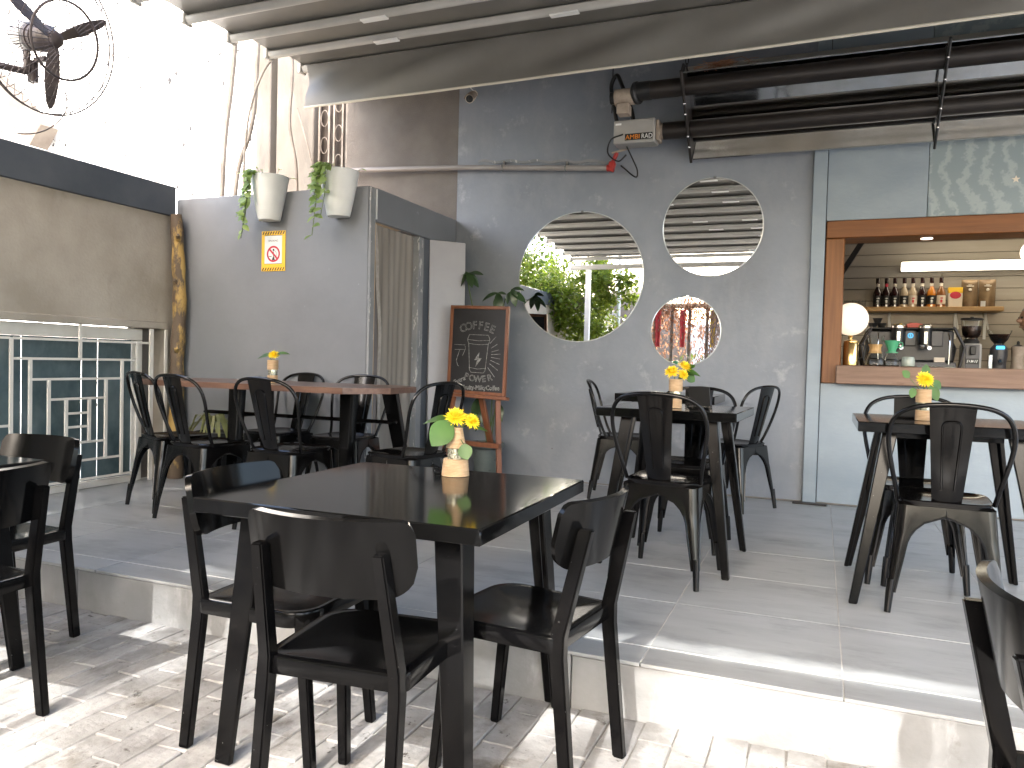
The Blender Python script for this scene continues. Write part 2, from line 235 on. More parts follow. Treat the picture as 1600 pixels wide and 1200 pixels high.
# ------------------------------------------------------------------ mesh builder
class MB:
    def __init__(s): s.v = []; s.f = []
    def add(s, vs, fs):
        o = len(s.v); s.v += [Vector(p) for p in vs]; s.f += [tuple(i + o for i in q) for q in fs]; return s
    def box(s, c, d, rot=None, bev=0.0):
        """box centred on c, sizes d, optional rotation, optional bevelled edges"""
        c = Vector(c); x, y, z = d[0] / 2, d[1] / 2, d[2] / 2
        R = rot.to_3x3() if rot is not None else None
        if bev <= 0:
            P = [Vector((a * x, b * y, e * z)) for e in (-1, 1) for a, b in ((-1, -1), (1, -1), (1, 1), (-1, 1))]
            F = [(3, 2, 1, 0), (4, 5, 6, 7), (0, 1, 5, 4), (1, 2, 6, 5), (2, 3, 7, 6), (3, 0, 4, 7)]
        else:
            bm = bmesh.new(); bmesh.ops.create_cube(bm, size=1.0)
            for w in bm.verts: w.co = Vector((w.co.x * 2 * x, w.co.y * 2 * y, w.co.z * 2 * z))
            bmesh.ops.bevel(bm, geom=list(bm.edges), offset=min(bev, 0.45 * min(d)), segments=1, affect='EDGES')
            bm.verts.index_update()
            P = [w.co.copy() for w in bm.verts]; F = [tuple(w.index for w in q.verts) for q in bm.faces]; bm.free()
        if R is not None: P = [R @ p for p in P]
        return s.add([p + c for p in P], F)
    def b2(s, a, b, bev=0.0):
        """box from corner a to corner b"""
        a = Vector(a); b = Vector(b)
        return s.box((a + b) / 2, [abs(b[i] - a[i]) for i in range(3)], None, bev)
    def tube(s, pts, r, n=10, closed=False, radii=None, flat=1.0, cap=True):
        pts = [Vector(p) for p in pts]; N = len(pts); T = []
        for i in range(N):
            if closed: t = pts[(i + 1) % N] - pts[i - 1]
            else: t = pts[min(i + 1, N - 1)] - pts[max(i - 1, 0)]
            T.append(t.normalized())
        up = Vector((0, 0, 1)) if abs(T[0].z) < 0.9 else Vector((1, 0, 0))
        nrm = (up - T[0] * up.dot(T[0])).normalized(); vs = []
        for i in range(N):
            if i:
                q = T[i - 1].rotation_difference(T[i]); nrm = q @ nrm
                nrm = (nrm - T[i] * nrm.dot(T[i])).normalized()
            bi = T[i].cross(nrm); rr = radii[i] if radii else r
            for k in range(n):
                a = 2 * PI * k / n
                vs.append(pts[i] + nrm * (math.cos(a) * rr) + bi * (math.sin(a) * rr * flat))
        fs = []
        for i in range(N if closed else N - 1):
            j = (i + 1) % N
            for k in range(n):
                k2 = (k + 1) % n; fs.append((i * n + k, i * n + k2, j * n + k2, j * n + k))
        if not closed and cap:
            fs.append(tuple(range(n - 1, -1, -1))); fs.append(tuple((N - 1) * n + k for k in range(n)))
        return s.add(vs, fs)
    def lathe(s, prof, n=24, c=(0, 0, 0), mat3=None, cap=True):
        c = Vector(c); vs = []; fs = []; m = len(prof)
        for r, z in prof:
            for k in range(n):
                a = 2 * PI * k / n; p = Vector((r * math.cos(a), r * math.sin(a), z))
                if mat3 is not None: p = mat3 @ p
                vs.append(p + c)
        for i in range(m - 1):
            for k in range(n):
                k2 = (k + 1) % n; fs.append((i * n + k, i * n + k2, (i + 1) * n + k2, (i + 1) * n + k))
        if cap:
            if prof[0][0] > 1e-5: fs.append(tuple(range(n - 1, -1, -1)))
            if prof[-1][0] > 1e-5: fs.append(tuple((m - 1) * n + k for k in range(n)))
        return s.add(vs, fs)
    def cyl(s, a, b, r, n=14, r2=None):
        return s.tube([a, b], r, n, radii=[r, r if r2 is None else r2])
    def prism(s, poly, h, mtx=None):
        """polygon in XY extruded from 0 to h along Z, then placed by mtx"""
        n = len(poly); vs = [Vector((p[0], p[1], 0)) for p in poly] + [Vector((p[0], p[1], h)) for p in poly]
        if mtx is not None: vs = [mtx @ p for p in vs]
        fs = [tuple(range(n - 1, -1, -1)), tuple(range(n, 2 * n))] + [(i, (i + 1) % n, n + (i + 1) % n, n + i) for i in range(n)]
        return s.add(vs, fs)
    def grid(s, fn, nu, nv, thick=0.0):
        """surface fn(u, v) on [0,1]^2, optionally given a thickness along its normal"""
        P = [[Vector(fn(i / nu, j / nv)) for j in range(nv + 1)] for i in range(nu + 1)]
        W = nv + 1; vs = [p for row in P for p in row]
        fs = [(i * W + j, (i + 1) * W + j, (i + 1) * W + j + 1, i * W + j + 1) for i in range(nu) for j in range(nv)]
        if thick:
            bk = []
            for i in range(nu + 1):
                for j in range(nv + 1):
                    a = P[min(i + 1, nu)][j] - P[max(i - 1, 0)][j]; b = P[i][min(j + 1, nv)] - P[i][max(j - 1, 0)]
                    nn = a.cross(b); nn = nn.normalized() if nn.length > 1e-9 else Vector((0, 0, 1))
                    bk.append(P[i][j] - nn * thick)
            o = len(vs); vs = vs + bk
            fs += [(i * W + j + 1 + o, (i + 1) * W + j + 1 + o, (i + 1) * W + j + o, i * W + j + o) for i in range(nu) for j in range(nv)]
            for i in range(nu):
                fs.append((i * W + o, (i + 1) * W + o, (i + 1) * W, i * W)); fs.append((i * W + nv, (i + 1) * W + nv, (i + 1) * W + nv + o, i * W + nv + o))
            for j in range(nv):
                fs.append((j, j + 1, j + 1 + o, j + o)); fs.append((nu * W + j + o, nu * W + j + 1 + o, nu * W + j + 1, nu * W + j))
        return s.add(vs, fs)
    def sphere(s, c, r, n=20, m=12, sq=(1, 1, 1)):
        c = Vector(c); prof = [(math.sin(PI * i / m) * r, -math.cos(PI * i / m) * r) for i in range(m + 1)]
        prof[0] = (1e-4, prof[0][1]); prof[-1] = (1e-4, prof[-1][1])
        return s.lathe(prof, n, c, Matrix.Diagonal(Vector(sq)), cap=False)
    def xf(s, mtx):
        s.v = [mtx @ p for p in s.v]; return s
    def mesh(s, name, m, smooth=True, ang=38):
        me = bpy.data.meshes.new(name); me.from_pydata([tuple(p) for p in s.v], [], s.f); me.validate(clean_customdata=False)
        bm = bmesh.new(); bm.from_mesh(me); bmesh.ops.recalc_face_normals(bm, faces=list(bm.faces)); bm.to_mesh(me); bm.free()
        if smooth:
            me.shade_smooth(); me.set_sharp_from_angle(angle=rad(ang))
        me.materials.append(M[m] if isinstance(m, str) else m); me.update()
        return me

def tag(o, label=None, cat=None, group=None, kind=None):
    if label: o['label'] = label
    if cat: o['category'] = cat
    if group: o['group'] = group
    if kind: o['kind'] = kind
    return o
def put(name, mb, m, parent=None, smooth=True, ang=38, **kw):
    me = mb if isinstance(mb, bpy.types.Mesh) else mb.mesh(name, m, smooth, ang)
    o = bpy.data.objects.new(name, me); col.objects.link(o)
    if parent is not None: o.parent = parent
    return tag(o, **kw)
def thing(name, label, cat, loc=(0, 0, 0), rz=0.0, group=None):
    o = bpy.data.objects.new(name, None); o.empty_display_size = 0.1; col.objects.link(o)
    o.location = loc; o.rotation_euler = (0, 0, rz)
    return tag(o, label, cat, group)
def copy_tree(o, parent=None):
    c = o.copy(); col.objects.link(c)
    if parent is not None: c.parent = parent
    for ch in list(o.children): copy_tree(ch, c)
    return c
def text_mb(mb, s, size, mtx, outline=0.0, depth=0.0008, align='CENTER'):
    cu = bpy.data.curves.new('lettering', 'FONT'); cu.body = s; cu.size = size; cu.align_x = align; cu.resolution_u = 3
    if outline: cu.fill_mode = 'NONE'; cu.bevel_depth = outline; cu.bevel_resolution = 0
    else: cu.extrude = depth
    o = bpy.data.objects.new('lettering', cu); col.objects.link(o)
    dg = bpy.context.evaluated_depsgraph_get(); me = o.evaluated_get(dg).to_mesh()
    mb.add([mtx @ v.co for v in me.vertices], [tuple(p.vertices) for p in me.polygons])
    o.evaluated_get(dg).to_mesh_clear(); bpy.data.objects.remove(o); bpy.data.curves.remove(cu)
    return mb
def basis(o, x, y):
    x = Vector(x).normalized(); y = Vector(y).normalized(); z = x.cross(y); o = Vector(o)
    return Matrix(((x.x, y.x, z.x, o.x), (x.y, y.y, z.y, o.y), (x.z, y.z, z.z, o.z), (0, 0, 0, 1)))
def arc(c, r, a0, a1, n, ax=(1, 0, 0), ay=(0, 0, 1)):
    c = Vector(c); ax = Vector(ax); ay = Vector(ay)
    return [c + ax * (r * math.cos(a0 + (a1 - a0) * i / n)) + ay * (r * math.sin(a0 + (a1 - a0) * i / n)) for i in range(n + 1)]
def smoothpath(P, n=6):
    """Catmull-Rom through the points"""
    P = [Vector(p) for p in P]; Q = [P[0] * 2 - P[1]] + P + [P[-1] * 2 - P[-2]]; out = []
    for i in range(1, len(Q) - 2):
        for k in range(n):
            t = k / n; a, b, c, d = Q[i - 1], Q[i], Q[i + 1], Q[i + 2]
            out.append(0.5 * ((2 * b) + (c - a) * t + (2 * a - 5 * b + 4 * c - d) * t * t + (3 * b - a - 3 * c + d) * t ** 3))
    out.append(P[-1]); return out
def leaf_mb(mb, base, d, up, L, W, curl=0.25, n=5, fold=0.18):
    """a leaf blade with a midrib fold, from base along d"""
    d = Vector(d).normalized(); up = Vector(up); up = (up - d * up.dot(d))
    up = up.normalized() if up.length > 1e-6 else d.orthogonal().normalized()
    side = d.cross(up); base = Vector(base)
    vs = []; fs = []
    for i in range(n + 1):
        t = i / n; w = W * 0.5 * (math.sin(PI * min(1, t * 0.93 + 0.06)) ** 0.8); 
        if i == n: w = W * 0.02
        m = base + d * (L * t) - up * (curl * L * t * t)
        vs += [m - side * w + up * (w * fold), m, m + side * w + up * (w * fold)]
    for i in range(n):
        a = i * 3
        fs += [(a, a + 1, a + 4, a + 3), (a + 1, a + 2, a + 5, a + 4)]
    return mb.add(vs, fs)

# ------------------------------------------------------------------ constants of the place
LOW = -0.185                # courtyard level
STEP = 2.46                 # front of the raised floor
WALL = 5.96                 # face of the back wall
LX = -4.72                  # face of the left wall

# ------------------------------------------------------------------ SETTING
put('ground', MB().b2((-60, -60, LOW - 0.30), (60, 70, LOW - 0.022)), 'soil', smooth=False, kind='structure')

paving = put('paving', MB().b2((-4.70, -1.0, LOW - 0.021), (2.6, STEP - 0.002, LOW - 0.007)), 'mortar', smooth=False, kind='structure')
bl, bw = 0.222, 0.108
def brick_mesh(seed):
    r = random.Random(seed); bm = bmesh.new(); bmesh.ops.create_cube(bm, size=1.0)
    for w in bm.verts: w.co = Vector((w.co.x * bw * 0.965, w.co.y * bl * 0.983, w.co.z * 0.04))
    for w in bm.verts:
        w.co += Vector((r.uniform(-1, 1) * 0.004, r.uniform(-1, 1) * 0.004, r.uniform(-1, 1) * 0.0015))
    bmesh.ops.bevel(bm, geom=list(bm.edges), offset=0.0035, segments=1, affect='EDGES')
    me = bpy.data.meshes.new('brick'); bm.to_mesh(me); bm.free(); me.materials.append(M['brick']); me.shade_smooth(); me.set_sharp_from_angle(angle=rad(30)); return me
brick_meshes = [brick_mesh(i) for i in range(9)]
rest = MB(); rb = random.Random(3)
nxb = int((2.6 + 4.70) / bw)
for i in range(nxb):
    x = -4.70 + (i + 0.5) * bw
    off = (i % 2) * bl * 0.5 + rb.uniform(-0.02, 0.02)
    j = 0
    while True:
        y = STEP - 0.004 - bl * 0.5 - j * bl + off; j += 1
        if y > STEP - 0.004 - bl * 0.5:
            y2 = STEP - 0.004; y1 = y - bl * 0.5
            if y2 - y1 > 0.03: rest.box((x, (y1 + y2) / 2, LOW - 0.02), (bw * 0.94, (y2 - y1) * 0.96, 0.04), None)
            continue
        if y < -0.9: break
        near = (-3.35 < x < 0.62) and (y > 1.22)
        if near:
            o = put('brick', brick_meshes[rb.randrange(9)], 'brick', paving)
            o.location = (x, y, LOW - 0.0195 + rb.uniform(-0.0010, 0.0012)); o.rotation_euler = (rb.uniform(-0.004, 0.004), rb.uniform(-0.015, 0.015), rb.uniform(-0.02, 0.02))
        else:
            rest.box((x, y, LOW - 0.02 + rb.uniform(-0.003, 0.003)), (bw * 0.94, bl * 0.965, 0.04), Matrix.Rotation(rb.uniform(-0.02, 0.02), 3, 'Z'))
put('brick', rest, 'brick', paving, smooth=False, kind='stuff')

platform = put('raised_floor', MB().b2((LX - 0.2, STEP + 0.021, LOW - 0.02), (4.2, WALL + 0.0, -0.0022)), 'grout', smooth=False, kind='structure')
TW, TD = 0.611, 0.532
tile_me = MB().box((0, 0, 0), (TW - 0.004, TD - 0.004, 0.012), None, 0.0006).mesh('tile', 'tile')
edge_me = MB().box((0, 0, 0), (TW - 0.0045, 0.150, 0.012), None, 0.0016).mesh('tile', 'tile')
y0 = 2.617
rt = random.Random(5)
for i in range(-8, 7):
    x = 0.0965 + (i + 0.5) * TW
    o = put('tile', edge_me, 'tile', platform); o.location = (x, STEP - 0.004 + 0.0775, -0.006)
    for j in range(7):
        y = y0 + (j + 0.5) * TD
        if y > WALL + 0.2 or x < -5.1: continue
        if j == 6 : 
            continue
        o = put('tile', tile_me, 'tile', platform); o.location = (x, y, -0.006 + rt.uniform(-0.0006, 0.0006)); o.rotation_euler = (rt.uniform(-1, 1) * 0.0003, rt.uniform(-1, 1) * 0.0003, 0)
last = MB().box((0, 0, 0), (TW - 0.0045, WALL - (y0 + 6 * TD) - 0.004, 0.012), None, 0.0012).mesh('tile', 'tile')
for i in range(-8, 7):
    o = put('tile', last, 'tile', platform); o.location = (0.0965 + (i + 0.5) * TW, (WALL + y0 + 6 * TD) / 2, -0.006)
for a, b in ((-4.9, -3.075), (-3.070, -0.75), (-0.746, 1.7), (1.704, 4.2)):
    put('riser_panel', MB().b2((a, STEP, LOW - 0.018), (b, STEP + 0.020, -0.0125), 0.004), 'riser', platform)

# ------------------------------------------------------------------ BACK WALL
bwall = thing('back_wall', 'grey-blue panelled cafe wall carrying the round mirrors and the serving hatch', 'wall')
def panel(x0, x1, z0, z1, m, y=WALL, t=0.05, name='wall_panel'):
    return put(name, MB().b2((x0, y, z0), (x1, y + t, z1), 0.003), m, bwall)
panel(-2.945, -0.097, 0.012, 3.80, 'paint')
put('wall_core', MB().b2((-2.94, WALL + 0.0505, 0.0), (0.02, WALL + 0.09, 3.78)).b2((0.02, WALL + 0.0505, 2.18), (4.2, WALL + 0.09, 3.78)), 'gate_back', bwall, smooth=False)
panel(0.0, 0.636, 2.032, 3.80, 'paint_r')
panel(0.639, 2.60, 2.032, 3.80, 'mural', name='mural_panel')
panel(2.603, 4.2, 0.012, 3.80, 'paint_r')
panel(0.0, 2.60, 0.012, 0.872, 'paint_r')
put('corner_post', MB().b2((-0.096, WALL - 0.035, 0.004), (-0.004, WALL + 0.05, 3.80), 0.004), 'paint_r', bwall)
put('post_foot', MB().b2((-0.16, WALL - 0.10, 0.0006), (0.07, WALL - 0.037, 0.012), 0.002), 'heater_dark', bwall)
put('wall_base_chips', MB().b2((-2.945, WALL + 0.006, 0.0005), (-0.097, WALL + 0.045, 0.0115)).b2((0.0, WALL + 0.006, 0.0005), (2.6, WALL + 0.045, 0.0115)), 'pillar', bwall, smooth=False)
# pale yellow star shapes painted on the mural
def star(c, r):
    pts = []
    for k in range(10):
        a = PI / 2 + k * PI / 5; q = r if k % 2 == 0 else r * 0.42
        pts.append((q * math.cos(a), q * math.sin(a)))
    return MB().prism(pts, 0.0015, basis(c, (1, 0, 0), (0, 0, 1)))
put('painted_star', star((1.150, WALL - 0.0003, 2.255), 0.026), 'label_cream', bwall, smooth=False)
put('painted_star', star((1.232, WALL - 0.0003, 2.47), 0.05), 'yellow', bwall, smooth=False)
# hatch frame and counter
HX0, HX1 = 0.003, 2.60
hf = put('hatch_frame', MB().b2((HX0, WALL - 0.022, 1.904), (HX1, WALL + 0.26, 2.029), 0.006), 'frame_h', bwall)
put('side_board', MB().b2((HX0, WALL - 0.020, 0.874), (HX0 + 0.125, WALL + 0.26, 1.9025), 0.006), 'frame_v', hf)
put('side_board', MB().b2((HX1 - 0.125, WALL - 0.020, 0.874), (HX1, WALL + 0.26, 1.9025), 0.006), 'frame_v', hf)
put('downlight', MB().lathe([(0.038, 1.900), (0.038, 1.904), (0.028, 1.9045)], 18, (0.655, WALL + 0.12, 0)), 'lamp_pend', hf)
ctr = put('counter', MB().b2((0.098, WALL - 0.11, 0.872), (HX1 + 0.3, WALL - 0.0225, 1.004), 0.006).b2((0.131, WALL - 0.0225, 0.90), (HX1 - 0.128, WALL + 0.42, 1.003), 0.003), 'counter', bwall)

# room behind the hatch
rm = thing('kitchen_room', 'cream boarded kitchen seen through the serving hatch', 'room')
BK = 8.6
for k in range(18):
    z = 0.63 + k * 0.1165
    put('plank', MB().b2((-0.6, BK, z), (3.6, BK + 0.02, z + 0.1115), 0.002), 'plank', rm)
put('back_boarding', MB().b2((-0.6, BK + 0.021, -0.1), (3.6, BK + 0.06, 2.75)), 'gate_back', rm, smooth=False)
put('side_wall', MB().b2((-0.66, WALL + 0.06, -0.1), (-0.60, BK + 0.06, 2.75)).b2((3.6, WALL + 0.06, -0.1), (3.66, BK + 0.06, 2.75)), 'plank', rm, smooth=False)
put('room_ceiling', MB().b2((-0.66, WALL + 0.052, 2.75), (3.66, BK + 0.06, 2.80)), 'plank', rm, smooth=False)
put('room_floor', MB().b2((-0.66, WALL + 0.052, -0.16), (3.66, BK + 0.06, -0.02)), 'riser', rm, smooth=False)
put('roof_brace', MB().box((0.28, 8.2, 2.13), (0.05, 0.09, 0.85), Matrix.Rotation(rad(30), 3, 'Y'), 0.004), 'heater_dark', rm)
wc = thing('work_counter', 'grey work counter behind the hatch under the espresso machine', 'counter')
put('worktop', MB().b2((0.14, 6.42, 0.905), (3.2, 7.2, 0.945), 0.004), 'grey_box', wc)
put('cabinet', MB().b2((0.18, 6.47, -0.02), (3.16, 7.16, 0.904), 0.004), 'machine_grey', wc)

# ------------------------------------------------------------------ LEFT WALL, window with bars
lw = thing('left_wall', 'rough beige side wall with a dark beam along its top', 'wall')
wy0, wy1, wz0, wz1 = 2.62, 4.365, 0.02, 1.150
wallb = MB()
wallb.b2((LX - 0.22, -7.0, -0.2), (LX, wy0, 2.03)); wallb.b2((LX - 0.22, wy1 + 0.15, -0.2), (LX, 4.72, 2.03)); wallb.b2((LX - 0.22, wy0, wz1 + 0.015), (LX, wy1 + 0.15, 2.03))
put('plaster_wall', wallb, 'beige_wall', lw, smooth=False)
put('capping_beam', MB().b2((LX - 0.26, -7.0, 2.031), (LX + 0.018, 4.60, 2.262), 0.006), 'paint_dark', lw)
put('window_ledge', MB().b2((LX - 0.02, wy0 - 0.3, 1.152), (LX + 0.022, 4.53, 1.205), 0.006), 'beige_wall', lw)
win = put('window', MB().b2((LX - 0.14, wy0, 1.062), (LX - 0.06, wy1, 1.148), 0.004).b2((LX - 0.14, wy1 - 0.055, 0.0), (LX - 0.06, wy1, 1.061), 0.004).b2((LX - 0.14, wy0, 0.0), (LX - 0.06, wy1 - 0.056, 0.045), 0.004), 'white_metal', lw)
put('window_niche', MB().b2((LX - 0.22, wy1 + 0.001, -0.1), (LX - 0.145, wy1 + 0.149, 1.16)), 'brown_wall', win, smooth=False)
ys = [2.64, 3.45, 3.89, 4.02, 4.31]
for a, b in zip(ys[:-1], ys[1:]):
    put('pane', MB().b2((LX - 0.118, a + 0.004, 0.046), (LX - 0.112, b - 0.004, 1.061)), 'glass_dark', win, smooth=False)
GX = LX + 0.02
def vbar(y, za, zb, w=0.022, name='bar'): put(name, MB().b2((GX - 0.007, y - w / 2, za), (GX + 0.007, y + w / 2, zb), 0.001), 'white_metal', win)
def hbar(z, ya, yb, w=0.016): put('bar', MB().b2((GX - 0.0045, ya + 0.0115, z - w / 2), (GX + 0.0045, yb - 0.0115, z + w / 2), 0.001), 'white_metal', win)
V = [3.29, 3.415, 3.544, 3.670, 3.846, 3.978, 4.112, 4.242]
vbar(V[0], 0.02, 1.045); vbar(V[7], 0.02, 1.045); vbar(V[1], 0.092, 0.905); vbar(V[6], 0.092, 0.905)
vbar(V[2], 0.225, 0.771); vbar(V[5], 0.225, 0.771); vbar(V[3], 0.35, 0.636); vbar(V[4], 0.35, 0.636)
vbar(3.772, 0.922, 1.152); vbar(3.755, 0.004, 0.083); vbar(4.372, 0.004, 1.148, 0.034, 'frame_bar'); vbar(4.511, 0.004, 1.15, 0.024, 'frame_bar')
hbar(1.041, 2.9, 3.29); hbar(1.041, 3.29, 3.772); hbar(1.041, 3.772, 4.242); hbar(1.041, 4.242, 4.36); hbar(0.913, 3.29, 4.242); hbar(0.779, 3.403, 4.124); hbar(0.644, 3.532, 3.990)
hbar(0.545, 3.67, 3.846); hbar(0.451, 3.67, 3.846); hbar(0.342, 3.532, 3.990); hbar(0.217, 3.403, 4.124); hbar(0.084, 3.29, 4.242)
hbar(0.49, 4.242, 4.36); hbar(0.49, 2.7, 3.29); vbar(2.9, 0.02, 1.045)

# ------------------------------------------------------------------ BOOTH in the corner
BX, BY = -2.945, 4.62
bo = thing('corner_booth', 'grey painted plywood booth standing in the corner with a curtained side', 'booth')
put('front_panel', MB().b2((-4.715, BY, 0.003), (BX - 0.02, BY + 0.05, 2.172), 0.004), 'paint_box', bo)
put('front_edge', MB().b2((BX - 0.0195, BY + 0.0005, 0.003), (BX + 0.001, BY + 0.062, 2.165), 0.004), 'chipped', bo)
put('lintel_board', MB().b2((BX - 0.03, BY + 0.075, 1.935), (BX + 0.002, WALL - 0.003, 2.170), 0.004), 'paint_box', bo)
put('jamb', MB().b2((BX - 0.06, 5.315, 0.003), (BX - 0.001, 5.40, 1.932), 0.004), 'chipped', bo)
put('jamb', MB().b2((BX - 0.05, BY + 0.064, 0.003), (BX - 0.012, BY + 0.090, 1.932), 0.003), 'tan_board', bo)
put('side_panel', MB().b2((BX - 0.04, 5.402, 0.003), (BX - 0.004, WALL - 0.003, 1.932), 0.003), 'paint_dark', bo)
put('top_board', MB().b2((-4.70, BY + 0.052, 2.10), (BX - 0.031, WALL - 0.003, 2.12)), 'tan_board', bo, smooth=False)
put('batten', MB().b2((BX - 0.012, BY + 0.066, 1.95), (BX + 0.006, BY + 0.073, 2.16), 0.001), 'white', bo)
cu = thing('curtain', 'taupe cloth curtain hanging in the side doorway of the grey booth', 'curtain')
def curt(u, v):
    y = 4.715 + 0.590 * u; z = 1.925 - 1.90 * v
    pull = 0.075 * math.sin(min(1, v * 1.8) * PI / 2) * (1 - u) ** 2
    a = (0.011 + 0.007 * math.sin(u * 7 + 1)) * (0.25 + v * 0.9)
    x = BX - 0.045 + a * math.sin(u * 17 + 1.3 * math.sin(u * 5) + 0.6 * math.sin(v * 3)) + 0.004 * math.sin(u * 43 + v * 4)
    return (x, y + pull, z)
put('cloth', MB().grid(curt, 60, 24, 0.003), 'curtain', cu)
def curt_e(u, v):
    p = Vector(curt(0.0, v)); return (p.x + 0.018 + 0.004 * math.sin(v * 20), p.y - 0.018 + 0.04 * u, p.z)
put('edge_tape', MB().grid(curt_e, 3, 24, 0.002), 'curtain_edge', cu)

door = thing('loose_door', 'white cabinet door leaning against the wall beside the booth', 'door')
Rm = basis((-3.0, 5.55, 0.006), (0.30, 0.36, 0.0), (0.012, -0.01, 1))
dl = Matrix.Translation((0, 0, 0))
put('door_leaf', MB().b2((0, 0.0, 0.0), (0.315, 1.93, 0.028), 0.003).xf(basis((-2.93, 5.475, 0.004), (0.64, 0.77, 0.0), (-0.02, 0.02, 1))), 'door', door)
put('door_knob', MB().lathe([(0.006, 0), (0.006, 0.012), (0.014, 0.018), (0.015, 0.028), (0.009, 0.033)], 14).xf(basis((-2.93, 5.475, 0.004), (0.64, 0.77, 0.0), (-0.02, 0.02, 1)) @ Matrix.Translation((0.08, 0.73, 0.028))), 'white', door)

# ------------------------------------------------------------------ things beyond the left wall
tag(put('neighbour_wall', MB().grid(lambda u, v: (-30 + 25.2 * u, 10 + 0.05 * math.sin(u * 90) * math.sin(v * 21), -0.2 + 9.2 * v), 120, 40, 0.3), 'white_wall'), 'sunlit whitewashed rough wall rising beyond the side wall', 'wall')
gb = thing('neighbour_gable', 'pinkish beige sloping eave showing behind the fan at far left', 'building')
P = basis((-13.2, 9.55, 4.60), (-0.777, 0, 0.63), (0, 1, 0))
put('eave', MB().b2((0.0, 0, -0.45), (9, 0.35, 0.0), 0.01).xf(P), 'gable', gb)
put('gable_wall', MB().add([(-13.4, 9.7, 4.2), (-19, 9.7, 8.4), (-19, 9.7, -0.2), (-13.4, 9.7, -0.2), (-13.4, 9.88, 4.2), (-19, 9.88, 8.4), (-19, 9.88, -0.2), (-13.4, 9.88, -0.2)], [(0, 1, 2, 3), (7, 6, 5, 4), (0, 4, 5, 1), (1, 5, 6, 2), (2, 6, 7, 3), (3, 7, 4, 0)]), 'white_wall', gb, smooth=False)
pl = thing('house_pillar', 'weathered cream plaster pillar at the corner behind the booth', 'pillar')
put('shaft', MB().b2((-4.90, 6.0, -0.1), (-4.47, 6.5, 4.9), 0.01), 'pillar', pl)
put('pilaster', MB().b2((-5.20, 6.06, -0.1), (-5.02, 6.5, 4.9), 0.01), 'pillar', pl)
put('pilaster', MB().b2((-5.0, 6.14, -0.1), (-4.91, 6.5, 4.9), 0.01), 'pillar', pl)
tag(put('rendered_wall', MB().b2((-4.080, WALL + 0.015, -0.1), (-2.948, WALL + 0.2, 4.6), 0.004), 'brown_wall'), 'taupe rendered wall above the booth left of the grey panels', 'wall')
gt = thing('security_gate', 'brown steel gate with ring ornaments between pillar and taupe wall', 'gate')
put('backing_sheet', MB().b2((-4.46, 6.10, -0.1), (-4.122, 6.12, 4.4)), 'gate_back', gt, smooth=False)
for x in (-4.440, -4.330, -4.275, -4.180, -4.135):
    put('bar', MB().b2((x - 0.010, 6.045, -0.1), (x + 0.010, 6.065, 4.4), 0.002), 'gate', gt)
for x, zs in ((-4.385, (2.55, 2.95, 3.2, 3.45)), (-4.228, (2.45, 2.78, 3.05, 3.32))):
    for z in zs:
        put('ring', MB().tube([Vector((x + 0.040 * math.cos(a), 6.055, z + 0.075 * math.sin(a))) for a in [2 * PI * k / 22 for k in range(22)]], 0.005, 6, closed=True), 'gate', gt)
# loose conduits hanging beside the pillar
def conduit(pts, r, label, m='cable'):
    tag(put('conduit', MB().tube(smoothpath(pts, 8), r, 8), m), label, 'conduit', 'conduits hanging beside the pillar')
conduit([(-5.46, 5.9, 2.0), (-5.45, 5.9, 2.6), (-5.42, 5.9, 3.1), (-5.37, 5.92, 3.6), (-5.3, 5.95, 4.6)], 0.026, 'thick beige conduit rising left of the pillar, furthest left of them')
conduit([(-5.28, 5.85, 2.0), (-5.22, 5.85, 2.70), (-5.08, 5.86, 3.10), (-5.03, 5.86, 3.5), (-5.02, 5.9, 4.6)], 0.022, 'bent grey-brown conduit curving behind the left hanging planter')
conduit([(-5.06, 5.75, 2.35), (-5.05, 5.75, 2.9), (-4.98, 5.75, 3.3), (-4.82, 5.75, 3.62), (-4.6, 5.75, 3.74), (-4.42, 5.75, 3.72)], 0.012, 'thin pale cable arching from the pillar to the roof edge')
conduit([(-4.50, 5.82, 2.2), (-4.52, 5.82, 2.7), (-4.60, 5.82, 3.1), (-4.58, 5.82, 3.6), (-4.62, 5.82, 4.3)], 0.015, 'white cable running down the right face of the pillar')
conduit([(-4.33, 5.9, 2.2), (-4.36, 5.9, 2.55), (-4.44, 5.88, 2.9), (-4.55, 5.86, 3.25)], 0.007, 'thin dark wire drooping between pillar and gate', 'gate')

# ------------------------------------------------------------------ RETRACTABLE ROOF
rf = thing('canvas_roof', 'grey canvas roof on aluminium ribs covering the raised floor', 'roof')
SL = 0.0932; RX0, RX1 = -4.10, 4.2
def roof_z(y): return 2.900 + SL * y
ribs = [5.35 - 0.42 * k for k in range(16)]
rib_pts = []
for k in range(14):
    a = 2 * PI * k / 14; rib_pts.append((0.026 * math.cos(a), 0.030 * math.sin(a)))
rib_me = MB().prism([(p[0] * (1.25 if p[1] > 0.012 else 1), p[1]) for p in rib_pts], RX1 - RX0, basis((RX0, 0, 0), (0, 1, 0), (0, 0, 1))).box(((RX0 + RX1) / 2, 0.036, 0.016), (RX1 - RX0, 0.05, 0.018), None, 0.003).mesh('rib', 'rib')
clip_me = MB().box((0, 0, 0), (0.20, 0.052, 0.012), None, 0.003).mesh('clip', 'clip')
cap_me = MB().box((0, 0.0, 0.0), (0.03, 0.085, 0.075), None, 0.006).mesh('end_cap', 'rib')
rr = random.Random(11)
